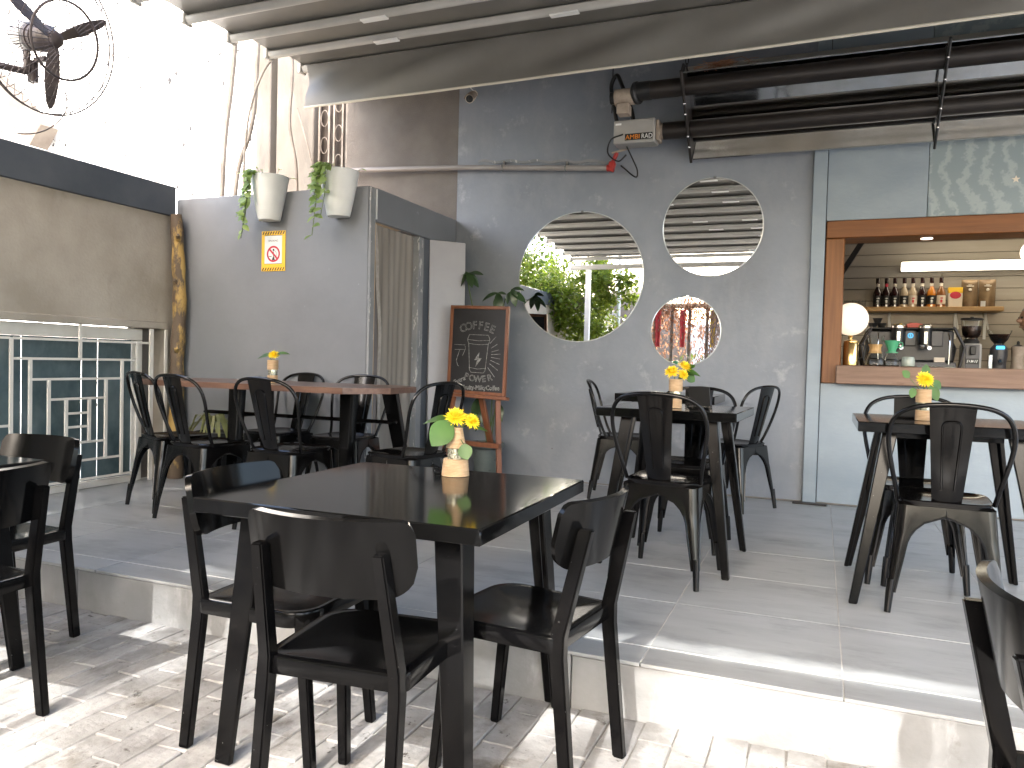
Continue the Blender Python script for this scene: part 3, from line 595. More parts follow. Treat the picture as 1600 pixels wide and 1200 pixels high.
for k, y in enumerate(ribs):
    z = roof_z(y) - 0.032
    o = put('rib', rib_me, 'rib', rf); o.location = (0, y, z)
    o = put('end_cap', cap_me, 'rib', rf); o.location = (RX0 - 0.010, y, z + 0.002)
    for x in (-3.2 + 0.16 * k, -1.75 + 0.08 * k, 0.4 - 0.1 * k, 2.4):
        if RX0 + 0.2 < x < RX1 - 0.3 and rr.random() < 0.85:
            o = put('clip', clip_me, 'clip', rf); o.location = (x, y, z - 0.029)
for a, b in zip(ribs[1:], ribs[:-1]):
    za, zb = roof_z(a), roof_z(b)
    put('canvas_strip', MB().grid(lambda u, v: (RX0 + (RX1 - RX0) * u, a + (b - a) * v, za + (zb - za) * v + 0.006 + 0.022 * math.sin(PI * v) + 0.004 * math.sin(u * 37 + a * 9) * math.sin(PI * v)), 40, 6, 0.002), 'pvc', rf)
put('wall_flashing', MB().b2((RX0 + 0.02, 5.28, roof_z(5.36) + 0.012), (RX1, 6.3, roof_z(5.36) + 0.030)), 'rib', rf, smooth=False)
put('edge_beam', MB().b2((RX0 - 0.02, ribs[-1] - 0.09, 2.600), (RX1, ribs[-1] - 0.02, 2.680), 0.006), 'rib', rf)
def val_(u, v):
    return (-4.02 + 8.1 * u, 5.30 + (0.026 * math.sin(u * 24 + v * 3.6) + 0.014 * math.sin(u * 61 + v * 6)) * math.sin(PI * v * 0.96) * (1.15 - u) - 0.02 * v, 3.372 - (0.345 - 0.075 * u + 0.004 * math.sin(u * 7)) * v)
val = put('valance', MB().grid(val_, 120, 10, 0.002), 'pvc', rf)
put('hem', MB().tube([Vector(val_(i / 80, 1.0)) + Vector((0, -0.002, -0.006)) for i in range(81)], 0.010, 8), 'hem', val)
for x, w_ in ((RX0 + 0.3, 'left'), (1.2, 'middle'), (3.9, 'right')):
    tag(put('roof_post', MB().b2((x - 0.04, ribs[-1] - 0.095, LOW - 0.02), (x + 0.04, ribs[-1] - 0.015, 2.599), 0.004), 'white'), 'white post carrying the %s of the outer roof edge' % w_, 'post', 'posts under the outer roof edge')

# ------------------------------------------------------------------ MIRRORS
def mirror(x, z, r, label):
    t = thing('round_mirror', label, 'mirror', (x, WALL - 0.002, z), 0, 'round wall mirrors')
    Rx = Matrix.Rotation(rad(90), 3, 'X')
    put('mirror_glass', MB().lathe([(1e-4, 0.0105), (r - 0.008, 0.0105)], 72, (0, 0, 0), Rx, cap=False), 'mirror', t)
    put('mirror_rim', MB().lathe([(r - 0.0078, 0.0104), (r - 0.001, 0.0085), (r, 0.006), (r, 0.0)], 72, (0, 0, 0), Rx, cap=False), 'mirror_edge', t)
    put('clip', MB().box((0.01, -0.008, r - 0.002), (0.022, 0.012, 0.016), None, 0.003), 'chrome', t)
mirror(-1.828, 1.665, 0.525, 'largest of the three round mirrors, low on the left, reflecting green foliage')
mirror(-0.797, 2.022, 0.373, 'upper right round mirror reflecting the roof ribs')
mirror(-0.972, 1.236, 0.268, 'smallest round mirror, under the other two behind the yellow flowers')

# ------------------------------------------------------------------ pipe, camera, heater
gp = thing('gas_pipe', 'grey gas pipe running along the wall to the heater', 'pipe')
put('pipe_run', MB().tube([(-4.12, 5.90, 2.66), (-2.9, 5.90, 2.602), (-1.60, 5.90, 2.505)], 0.022, 12), 'pipe', gp)
put('red_valve', MB().box((-1.575, 5.90, 2.515), (0.05, 0.045, 0.075), Matrix.Rotation(0.25, 3, 'Y'), 0.006).cyl((-1.57, 5.90, 2.54), (-1.535, 5.90, 2.62), 0.017, 10).cyl((-1.61, 5.90, 2.506), (-1.585, 5.90, 2.506), 0.027, 12), 'red', gp)
put('lever', MB().box((-1.50, 5.89, 2.632), (0.15, 0.014, 0.014), Matrix.Rotation(-0.18, 3, 'Y'), 0.003), 'dusty', gp)
for x in (-2.5, -1.95): put('pipe_clip', MB().tube(arc((x, 5.90, 2.601 - (x + 2.9) * 0.0746), 0.027, 0, 2 * PI, 12, (0, 1, 0)), 0.004, 6).b2((x - 0.008, 5.92, 2.62 - (x + 2.9) * 0.0746), (x + 0.008, 5.96, 2.66 - (x + 2.9) * 0.0746)), 'chrome', gp)
sm = MB(); rr = random.Random(4)
sm.grid(lambda u, v: (-2.75 + 1.15 * u, WALL - 0.006 - 0.006 * math.sin(u * 40) ** 2, 2.645 - 0.085 * u + 0.022 * v + 0.008 * math.sin(u * 31)), 40, 2, 0.008)
put('filler_seam', sm, 'chipped', bwall)

sca = thing('security_camera', 'small cream bullet security camera fixed high on the wall corner', 'camera')
Rc = Vector((0.22, -0.86, -0.46)).to_track_quat('Z', 'Y').to_matrix()
put('camera_body', MB().lathe([(0.02, -0.06), (0.034, -0.055), (0.036, 0.075), (0.031, 0.078)], 20, (-2.77, 5.83, 3.155), Rc), 'label_cream', sca)
put('lens', MB().lathe([(0.030, 0.0782), (0.029, 0.084), (0.012, 0.082), (0.010, 0.086)], 20, (-2.77, 5.83, 3.155), Rc), 'rubber', sca)
put('sun_shield', MB().grid(lambda u, v: Vector((-2.77, 5.83, 3.155)) + Rc @ Vector((0.041 * math.cos(PI * (0.95 * u + 0.02)), 0.041 * math.sin(PI * (0.95 * u + 0.02)), -0.07 + 0.175 * v)), 14, 2, 0.003), 'dusty', sca)
put('bracket', MB().tube(smoothpath([(-2.77, 5.87, 3.175), (-2.785, 5.91, 3.215), (-2.80, 5.958, 3.225)], 5), 0.012, 8).lathe([(0.03, 0), (0.03, 0.012)], 16, (-2.80, 5.959, 3.225), Matrix.Rotation(rad(90), 3, 'X')), 'label_cream', sca)
put('cable', MB().tube(smoothpath([(-2.80, 5.95, 3.245), (-2.84, 5.945, 3.30), (-2.83, 5.945, 3.42)], 5), 0.004, 6), 'white', sca)

ht = thing('tube_heater', 'long gas tube heater with tilted reflector hanging by the hatch', 'heater')
A = Vector((0, 5.37, 2.985)); B = Vector((0, 5.885, 2.525))         # edges of the hood opening (top, bottom)
E1 = (B - A).normalized(); NO = Vector((0, -0.668, -0.744)); NO = (NO - E1 * NO.dot(E1)).normalized(); OW = (B - A).length
HXA, HXB = -0.952, 3.6
def hp(s_, d, x=0.0): return A + E1 * (OW * s_) - NO * d + Vector((x, 0, 0))      # s along the opening, d into the hood
hood = [(0.0, 0.0), (0.01, 0.05), (0.03, 0.11), (0.08, 0.155), (0.20, 0.17), (0.42, 0.172), (0.60, 0.172), (0.74, 0.17), (0.80, 0.135), (0.90, 0.068), (1.0, 0.0)]
put('reflector', MB().grid(lambda u, v: hp(*[hood[min(10, int(v * 10 + 1e-6))][i] for i in (0, 1)], HXA + (HXB - HXA) * u), 12, 10, 0.003), 'steel', ht, ang=20)
plate = [(-0.02, -0.012), (1.02, -0.012), (1.02, 0.10), (0.86, 0.24), (0.14, 0.24), (-0.02, 0.10)]
pm = basis(A, E1, -NO)
for x in (HXA - 0.012, HXB):
    q = MB(); n = len(plate); vs = [hp(s_, d, x) for s_, d in plate] + [hp(s_, d, x + 0.010) for s_, d in plate]
    q.add(vs, [tuple(range(n)), tuple(range(2 * n - 1, n - 1, -1))] + [(i, (i + 1) % n, n + (i + 1) % n, n + i) for i in range(n)])
    q.tube([hp(-0.03, -0.012, x + 0.005), hp(1.03, -0.012, x + 0.005)], 0.011, 6)
    ep = put('end_plate', q, 'heater_dark', ht)
    for s_ in (0.32, 0.44, 0.70, 0.83): put('bolt', MB().sphere(hp(s_, -0.022, x + 0.005), 0.009, 8, 6), 'chrome', ep)
for s_, xa in ((0.21, -1.20), (0.70, -1.15)):
    put('burner_tube', MB().cyl(hp(s_, 0.075, xa), hp(s_, 0.075, HXB + 0.1), 0.063, 24), 'heater_dark', ht)
for x in (0.66, 2.2):
    q = MB().tube([hp(-0.05, -0.02, x), hp(1.06, -0.02, x)], 0.016, 6, flat=0.6)
    for s_ in (0.21, 0.70): q.tube([hp(s_, 0.075, x) + E1 * (0.067 * math.cos(a)) + NO * (0.067 * math.sin(a)) for a in [2 * PI * k / 20 for k in range(20)]], 0.007, 6, closed=True)
    br = put('bracket', q, 'rubber', ht)
    for s_ in (0.12, 0.33, 0.62, 0.82): put('bolt', MB().sphere(hp(s_, -0.032, x), 0.008, 8, 6), 'chrome', br)
put('hood_edge', MB().tube([hp(1.0, 0.0, HXA), hp(1.0, 0.0, HXB)], 0.006, 6).tube([hp(0, 0, HXA), hp(0, 0, HXB)], 0.006, 6), 'chrome', ht)
bc = hp(0.70, 0.075, 0)
bx = put('burner_box', MB().b2((-1.515, bc.y - 0.078, bc.z - 0.088), (-1.20, bc.y + 0.078, bc.z + 0.088), 0.008), 'grey_box', ht)
lb = put('nameplate', MB().b2((-1.425, bc.y - 0.0815, bc.z - 0.068), (-1.217, bc.y - 0.0782, bc.z - 0.020)), 'sign_black', bx, smooth=False)
put('lettering', text_mb(MB(), 'AMBI', 0.049, basis((-1.421, bc.y - 0.083, bc.z - 0.062), (1, 0, 0), (0, 0, 1)), align='LEFT'), 'orange', bx, smooth=False)
put('lettering', text_mb(MB(), 'RAD', 0.049, basis((-1.301, bc.y - 0.083, bc.z - 0.062), (0.9, 0, 0), (0, 0, 1)) @ Matrix.Diagonal((0.86, 1, 1, 1)), align='LEFT'), 'clip', bx, smooth=False)
put('small_label', MB().b2((-1.50, bc.y - 0.080, bc.z + 0.05), (-1.455, bc.y - 0.0782, bc.z + 0.064)), 'clip', bx, smooth=False)
put('flange', MB().b2((-1.199, bc.y - 0.064, bc.z - 0.074), (-1.172, bc.y + 0.064, bc.z + 0.074), 0.006).cyl((-1.175, bc.y, bc.z), (-1.06, bc.y, bc.z), 0.058, 20), 'dusty', ht)
uc = hp(0.21, 0.075, -1.20)
put('elbow', MB().cyl(uc, uc + Vector((-0.10, 0, 0)), 0.066, 20).tube(arc(uc + Vector((-0.10, 0, -0.01)), 0.06, 0, 2 * PI, 18, (0.3, 0.95, 0)), 0.022, 8), 'rubber', ht)
put('exhaust_fan', MB().cyl(uc + Vector((-0.26, 0, -0.03)), uc + Vector((-0.12, 0, -0.03)), 0.06, 18).b2(uc + Vector((-0.24, -0.05, -0.16)), uc + Vector((-0.15, 0.05, -0.085)), 0.006), 'dusty', ht)
put('fan_cap', MB().cyl(uc + Vector((-0.295, 0, -0.03)), uc + Vector((-0.262, 0, -0.03)), 0.045, 16), 'rubber', ht)
HO = Vector((bc.x, bc.y, bc.z))
put('hose', MB().tube(smoothpath([(-1.50, 5.86, 2.70), (-1.555, 5.86, 2.95), (-1.585, 5.86, 3.12), (-1.54, 5.85, 3.20), (-1.485, 5.81, 3.10), (-1.41, bc.y + 0.03, bc.z + 0.2), (-1.38, bc.y, bc.z + 0.086)], 8), 0.016, 10), 'rubber', ht)
put('wire', MB().tube(smoothpath([(-1.44, bc.y - 0.08, bc.z - 0.02), (-1.535, bc.y - 0.07, bc.z - 0.05), (-1.575, bc.y, bc.z - 0.13), (-1.52, bc.y + 0.1, bc.z - 0.17), (-1.46, 5.9, bc.z - 0.12)], 6), 0.006, 6).tube(smoothpath([(-1.43, bc.y, bc.z - 0.09), (-1.39, bc.y + .05, bc.z - 0.18), (-1.36, bc.y + .08, bc.z - 0.26), (-1.38, bc.y + .1, bc.z - 0.30), (-1.50, 5.9, bc.z - 0.20)], 6), 0.006, 6).tube([(-1.38, bc.y, bc.z + 0.085), uc + Vector((-0.18, 0, -0.1))], 0.005, 6), 'rubber', ht)
ch = MB()
for x in (HXA + 0.02, 2.2, 3.5):
    for i in range(8):
        c = hp(0.03, 0.06, x) + Vector((0, 0, 0.02 + i * 0.05)); ax = (1, 0, 0) if i % 2 else (0, 1, 0)
        ch.tube([c + Vector(ax) * (0.010 * math.cos(a)) + Vector((0, 0, 0.030 * math.sin(a))) for a in [2 * PI * k / 10 for k in range(10)]], 0.0035, 5, closed=True)
put('hanging_chain', ch, 'heater_dark', ht)
tag(put('wall_cable', MB().tube([(-1.60, WALL - 0.004, 2.95), (-1.60, WALL - 0.004, 3.7)], 0.004, 6), 'rubber'), 'black cable running straight up the wall above the burner box', 'cable')
ne = MB(); rr = random.Random(9)
for k in range(70):
    a = rr.uniform(0, 2 * PI); c = hp(0.0, 0.0, -0.70 + rr.gauss(0, 0.06)) + Vector((0, 0.06 + rr.gauss(0, .02), 0.035 + rr.random() * 0.03)); d = Vector((math.cos(a), math.sin(a) * 0.5, rr.uniform(-.2, .3))) * 0.06
    ne.tube([c - d, c + d * 0.2 + Vector((0, 0, .008)), c + d], 0.0016, 4)
tag(put('bird_nest', ne, 'dry'), 'wispy dry grass nest lying on top of the tube heater', 'nest')

# ------------------------------------------------------------------ FURNITURE
# --- pressed steel chair
def metal_chair_parts(root):
    S = 0.175
    def sup(k, n, sx, sy, e=4.0):
        a = 2 * PI * k / n; c, s_ = math.cos(a), math.sin(a)
        return math.copysign(abs(c) ** (2 / e), c) * sx, math.copysign(abs(s_) ** (2 / e), s_) * sy
    n = 56; vs = []; fs = []
    rings = [(0.02, 0.440), (0.45, 0.4415), (0.80, 0.446), (0.90, 0.4525), (0.965, 0.4565), (1.0, 0.453), (1.0, 0.446), (0.985, 0.441), (0.985, 0.432)]
    for f, z in rings:
        for k in range(n):
            x, y = sup(k, n, S * f, S * f, 2.5 + 3.0 * min(1, f)); x *= 1 + 0.05 * (y / S); vs.append((x, y, z))
    for i in range(len(rings) - 1):
        for k in range(n): fs.append((i * n + k, i * n + (k + 1) % n, (i + 1) * n + (k + 1) % n, (i + 1) * n + k))
    fs.append(tuple(range(n)))
    put('seat', MB().add(vs, fs), 'tolix', root)
    zt, za, zb = 0.433, 0.392, 0.085
    for sx in (-1, 1):
        for sy in (-1, 1):
            m = MB(); L = 13; rows = []
            for i in range(L + 1):
                t = (i / L) ** 0.9; z = zt + (zb - zt) * t
                g = (zt - z) / (zt - zb)
                cx = S * 0.985 + 0.028 * g + (0.0 if sy > 0 else 0.0); cy = S * 0.985 + (0.022 if sy > 0 else 0.045) * g
                if z > za: w = S * 0.985
                else:
                    u = min(1, (za - z) / 0.135)
                    w = 0.046 + (S * 0.985 - 0.046) * (1 - math.sqrt(max(0, 1 - (1 - u) ** 2))) - 0.020 * max(0, (0.257 - z) / 0.172)
                    if u >= 1: w = 0.046 - 0.020 * max(0, (0.257 - z) / 0.172)
                rc = min(0.035, w * 0.62); row = [(cx - w, cy)]
                row.append((cx - (w + rc) / 2, cy)); 
                for k in range(7):
                    a = PI / 2 * (1 - k / 6); row.append((cx - rc + rc * math.cos(a), cy - rc + rc * math.sin(a)))
                row.append((cx, cy - (w + rc) / 2)); row.append((cx, cy - w))
                rows.append([Vector((p[0] * sx, p[1] * sy, z)) for p in row])
            W = len(rows[0])
            fn = lambda u, v: rows[int(round(u * L))][int(round(v * (W - 1)))]
            m.grid(fn, L, W - 1, 0.0022 * (1 if sx * sy > 0 else -1))
            for e in (0, W - 1): m.tube([r[e] for r in rows if r[e].z <= za + 0.02], 0.0045, 6)
            lg = put('leg', m, 'tolix', root)
            c = rows[-1][W // 2]; top = (rows[-1][0] + rows[-1][-1] + c * 2) / 4
            c2 = top + Vector((sx * 0.0065, sy * (0.0055 if sy > 0 else 0.0105), 0.003 - top.z)); up_ = top + Vector((-sx * 0.004, -sy * (0.003 if sy > 0 else 0.006), 0.05))
            put('foot', MB().tube([up_, top, c2], 0.0135, 10, radii=[0.016, 0.0155, 0.0125]), 'tolix', lg)
    put('cross_brace', MB().tube([(-0.155, -0.155, 0.372), (0, 0, 0.385), (0.155, 0.155, 0.372)], 0.008, 6).tube([(-0.155, 0.155, 0.372), (0, 0, 0.37), (0.155, -0.155, 0.372)], 0.008, 6), 'tolix', root)
    # hoop of the back: from the sides of the seat, out, up and over
    def yb(z): return -0.105 - 0.165 * ((z - 0.45) / 0.40) ** 0.85 if z > 0.45 else -0.105
    half = [(0.172, 0.448), (0.181, 0.50), (0.196, 0.57), (0.210, 0.645), (0.216, 0.70), (0.211, 0.755), (0.188, 0.80), (0.145, 0.828), (0.085, 0.842), (0.0, 0.847)]
    pts = [Vector((x, yb(z) + 0.035 * (abs(x) / 0.216) ** 2 * ((z - 0.45) / 0.4), z)) for x, z in half]
    pts = [Vector((p.x, p.y, p.z)) for p in pts] + [Vector((-p.x, p.y, p.z)) for p in pts[-2::-1]]
    put('back_hoop', MB().tube(smoothpath(pts, 5), 0.0095, 10), 'tolix', root)
    def bp(u, v):
        z = 0.452 + 0.388 * v; w = 0.053 + 0.028 * v
        x = (u - 0.5) * 2 * w; c = 0.010 * (1 - (2 * u - 1) ** 2)
        y0 = -0.168 - 0.012 * v ** 0.5; y1 = yb(z) - 0.0
        return (x, -0.170 + (-0.270 + 0.170) * (v ** 0.9) - c * 0.9 + 0.012, z)
    pn = put('back_panel', MB().grid(bp, 12, 12, 0.0025), 'tolix', root)
    def on(u, v, d=0.003): p = Vector(bp(u, v)); return p + Vector((0, -d, 0))
    ridge = [on(0.30, 0.14), on(0.29, 0.5), on(0.28, 0.76), on(0.31, 0.82), on(0.4, 0.845), on(0.6, 0.845), on(0.69, 0.82), on(0.72, 0.76), on(0.71, 0.5), on(0.70, 0.14)]
    rid2 = [p + Vector((0, 0.0085, 0)) for p in ridge]
    put('pressed_ridge', MB().tube(smoothpath(ridge, 4), 0.0042, 6).tube(smoothpath(rid2, 4), 0.004, 6), 'tolix', pn)

# --- flat seat chair with curved back
def cafe_chair_parts(root):
    def outline(w, d, rf, rbk, n=6):
        pts = []
        for cx, cy, r, a0 in ((w / 2 - rf, d / 2 - rf, rf, 0), (-w / 2 + rf, d / 2 - rf, rf, PI / 2), (-w / 2 + rbk + 0.012, -d / 2 + rbk, rbk, PI), (w / 2 - rbk - 0.012, -d / 2 + rbk, rbk, 1.5 * PI)):
            for k in range(n + 1): pts.append((cx + r * math.cos(a0 + PI / 2 * k / n), cy + r * math.sin(a0 + PI / 2 * k / n)))
        return pts
    vs = []; fs = []; rings = [(0.30, -0.010), (0.62, -0.0075), (0.86, -0.002), (0.965, 0.0), (0.992, -0.002), (1.0, -0.008), (1.0, -0.040), (0.99, -0.043)]
    ol = outline(0.40, 0.385, 0.085, 0.03); n = len(ol)
    for f, dz in rings: vs += [(p[0] * f, p[1] * f, 0.452 + dz) for p in ol]
    for i in range(len(rings) - 1):
        for k in range(n): fs.append((i * n + k, i * n + (k + 1) % n, (i + 1) * n + (k + 1) % n, (i + 1) * n + k))
    fs.append(tuple(range(n))); fs.append(tuple((len(rings) - 1) * n + k for k in range(n - 1, -1, -1)))
    put('seat', MB().add(vs, fs), 'black', root)
    def bar(P, w, d, bev=0.004):
        """square bar through the points P, width w across, depth d fore and aft"""
        m = MB(); vs = []
        for p, k in P:
            for a, b in ((-1, -1), (1, -1), (1, 1), (-1, 1)):
                vs.append(Vector(p) + Vector((a * w * k / 2, b * d * k / 2, 0)))
        fs = [(3, 2, 1, 0), tuple(len(vs) - 4 + q for q in range(4))]
        for i in range(len(P) - 1):
            for q in range(4): fs.append((i * 4 + q, i * 4 + (q + 1) % 4, i * 4 + 4 + (q + 1) % 4, i * 4 + 4 + q))
        m.add(vs, fs); me = m.mesh('leg', 'black_leg', smooth=False)
        bm = bmesh.new(); bm.from_mesh(me)
        bmesh.ops.bevel(bm, geom=[e for e in bm.edges if e.calc_face_angle(0) > 0.3], offset=bev, segments=2, affect='EDGES'); bm.to_mesh(me); bm.free()
        me.shade_smooth(); me.set_sharp_from_angle(angle=rad(40)); return me
    for s in (-1, 1):
        put('rear_leg', bar([((s * 0.172, -0.232, 0.002), 0.88), ((s * 0.168, -0.190, 0.40), 1.0), ((s * 0.166, -0.190, 0.455), 1.0), ((s * 0.150, -0.252, 0.735), 0.92)], 0.031, 0.040), 'black_leg', root)
        put('front_leg', bar([((s * 0.168, 0.190, 0.002), 0.85), ((s * 0.158, 0.150, 0.411), 1.0)], 0.034, 0.034), 'black_leg', root)
    W, H = 0.410, 0.180; nu, nv = 24, 8
    def shape(u, v):
        a = (u - 0.5) * 2; b = (v - 0.5) * 2
        cr = 0.030 if b > 0 else 0.075                              # small upper corners, big lower ones
        rx, rz = cr / W * 2, cr / H * 2
        x, z = a, b
        if abs(a) > 1 - rx and abs(b) > 0:
            t = (abs(a) - (1 - rx)) / rx; mx = 1 - rz + rz * math.sqrt(max(0, 1 - t * t)); z = b * mx
        X = x * W / 2; Z = z * H / 2
        zc = 0.716 + Z
        y = -0.234 - 0.22 * (zc - 0.716) + 0.058 * (a * a) - 0.006
        return (X, y, zc)
    put('backrest', MB().grid(shape, 40, 10, -0.017), 'black', root, ang=50)

def table_parts(root, w, d, h, thick=0.042, top='table', foot=0.05, inset=0.11, wing=0.075, wing2=0.045, lw_=0.055):
    put('table_top', MB().b2((-w / 2, -d / 2, h - thick), (w / 2, d / 2, h), 0.0035), top, root)
    for sx in (-1, 1):
        for sy in (-1, 1):
            ins = inset; tx, ty = sx * (w / 2 - ins + 0.02), sy * (d / 2 - ins + 0.02); fx, fy = sx * (w / 2 - foot), sy * (d / 2 - foot)
            m = MB(); vs = []
            for (cx, cy, z, q) in ((tx, ty, h - thick - 0.001, wing), (fx, fy, 0.003, wing2)):
                t = 0.020
                for a, b in ((0, 0), (-q, 0), (-q, -t), (-t, -t), (-t, -q), (0, -q)):
                    vs.append((cx + sx * a, cy + sy * b, z))
            m.add(vs, [(5, 4, 3, 2, 1, 0), (6, 7, 8, 9, 10, 11)] + [(i, (i + 1) % 6, 6 + (i + 1) % 6, 6 + i) for i in range(6)])
            me = m.mesh('leg', 'black_leg', smooth=False)
            bm = bmesh.new(); bm.from_mesh(me); bmesh.ops.bevel(bm, geom=[e for e in bm.edges if e.calc_face_angle(0) > 0.5], offset=0.004, segments=1, affect='EDGES'); bm.to_mesh(me); bm.free()
            me.shade_smooth(); me.set_sharp_from_angle(angle=rad(30))
            put('leg', me, 'black_leg', root)
    put('apron', MB().b2((-w / 2 + 0.16, -d / 2 + 0.16, h - thick - 0.03), (w / 2 - 0.16, d / 2 - 0.16, h - thick - 0.0008)), 'black_leg', root, smooth=False)

# tables
t = thing('cafe_table', 'black square table in the foreground holding a flower vase', 'table', (-1.165, 2.068, LOW), rad(0.4), 'black square tables')
table_parts(t, 0.87, 0.868, 0.760, wing=0.080, wing2=0.055, foot=0.045)
t = thing('cafe_table', 'black table at far left edge, cut off by the picture', 'table', (-3.03, 1.50, LOW), rad(0), 'black square tables')
table_parts(t, 0.86, 0.90, 0.757, wing=0.072, wing2=0.05, foot=0.04)
t = thing('cafe_table', 'black table on the raised floor under the smallest mirror', 'table', (-0.66, 3.90, 0), rad(-2), 'black square tables')
table_parts(t, 0.66, 0.66, 0.763, wing=0.058, wing2=0.034, foot=0.012, inset=0.12)
t = thing('cafe_table', 'black table against the wall behind the small-mirror table', 'table', (-0.99, 5.55, 0), 0, 'black square tables')
table_parts(t, 0.68, 0.62, 0.770, thick=0.055, wing=0.055, wing2=0.034, foot=0.012, inset=0.12)
t = thing('cafe_table', 'black table in front of the serving hatch', 'table', (0.505, 3.80, 0), rad(0), 'black square tables')
table_parts(t, 0.71, 0.66, 0.760, wing=0.058, wing2=0.034, foot=-0.012, inset=0.12)
t = thing('long_table', 'long dark wooden table with a chamfered end by the booth', 'table', (0, 0, 0))
poly = [(-4.02, 3.66), (-3.88, 3.60), (-2.44, 3.575), (-2.27, 3.80), (-2.27, 4.10), (-2.40, 4.24), (-3.9, 4.24), (-4.04, 4.15)]
tt = MB().prism(poly, 0.034, Matrix.Translation((0, 0, 0.768))); put('table_top', tt, 'tabletop', t, ang=20)
for (fx, fy, tx, ty) in ((-2.50, 3.68, -2.52, 3.74), (-3.31, 3.68, -3.33, 3.74), (-2.30, 4.16, -2.44, 4.10), (-3.40, 4.16, -3.38, 4.10)):
    m = MB(); vs = []
    for (cx, cy, z, q) in ((tx, ty, 0.766, 0.098), (fx, fy, 0.003, 0.060)):
        sy = -1 if cy < 3.9 else 1
        for a, b in ((-q / 2, 0.0), (-q * 0.36, sy * 0.016), (q * 0.36, sy * 0.016), (q / 2, 0.0), (q / 2, -sy * 0.04), (-q / 2, -sy * 0.04)): vs.append((cx + a, cy + b, z))
    m.add(vs, [(5, 4, 3, 2, 1, 0), (6, 7, 8, 9, 10, 11)] + [(i, (i + 1) % 6, 6 + (i + 1) % 6, 6 + i) for i in range(6)])
    put('leg', m, 'black', t, ang=50)
rl = [(-3.76, 3.93, 0.585)] + [(-2.34, 3.93, 0.592)]
ring = arc((-2.36, 3.96, 0.592), 0.03, -PI / 2, PI / 2, 6, (1, 0, 0), (0, 1, 0)) + arc((-3.74, 3.96, 0.592), 0.03, PI / 2, 1.5 * PI, 6, (1, 0, 0), (0, 1, 0))
put('under_rail', MB().tube(ring, 0.009, 8, closed=True).cyl((-2.52, 3.93, 0.592), (-2.52, 3.80, 0.592), 0.007, 6).cyl((-3.33, 3.93, 0.592), (-3.33, 3.80, 0.592), 0.007, 6), 'black', t)

# pressed steel chairs
mc0 = thing('metal_chair', 'x', 'chair', (0, 0, 0)); metal_chair_parts(mc0)
first = True
for (x, y, rz, label, sc_) in (
    (-0.635, 3.585, -7, 'black metal chair with its back to us at the small-mirror table', 1.0),
    (-0.66, 4.23, 176, 'black metal chair facing us across the small-mirror table', 1.0),
    (-1.33, 5.52, -80, 'black metal chair left of the wall table, only its hoop showing', 1.0),
    (-0.55, 5.52, 62, 'black metal chair right of the wall table, turned towards the left', 1.0),
    (0.485, 3.62, -2, 'black metal chair with its back to us at the hatch table', 1.0),
    (0.425, 4.01, 180, 'black metal chair pushed in on the hatch side of the hatch table', 1.0),
    (-3.80, 3.74, -20, 'leftmost black metal chair at the long wooden table', 1.0),
    (-3.36, 3.56, -10, 'second black metal chair from the left along the near side of the long table', 1.0),
    (-2.78, 3.57, -3, 'near-side black metal chair at the long table closest to its right leg', 1.0),
    (-3.48, 4.34, 172, 'far-side black metal chair at the long table just right of the flower vase', 1.0),
    (-2.93, 4.33, 184, 'far-side black metal chair at the long table in front of the curtain', 1.0),
    (-2.12, 3.755, 78, 'black metal chair at the right end of the long table, facing left', 1.0)):
    o = mc0 if first else copy_tree(mc0); first = False
    o.location = (x, y, 0); o.rotation_euler = (0, 0, rad(rz)); tag(o, label, 'chair', 'black pressed metal chairs')

# flat seat chairs
cc0 = thing('cafe_chair', 'x', 'chair', (0, 0, 0)); cafe_chair_parts(cc0)
first = True
for (x, y, rz, label) in (
    (-1.035, 1.655, 5, 'black flat-seated chair in the front centre with its back to the camera'),
    (-1.470, 1.900, -87, 'black flat-seated chair on the left side of the foreground table'),
    (-0.765, 2.055, 82, 'black flat-seated chair on the right side of the foreground table'),
    (-2.925, 1.965, 181, 'black flat-seated chair in front of the barred window, facing the camera'),
    (-2.470, 1.500, 92, 'black flat-seated chair at the left edge, seen side-on and cropped'),
    (0.540, 1.505, -86, 'black flat-seated chair at the lower right corner, cropped by the frame')):
    o = cc0 if first else copy_tree(cc0); first = False
    o.location = (x, y, LOW); o.rotation_euler = (0, 0, rad(rz)); tag(o, label, 'chair', 'black flat-seated cafe chairs')

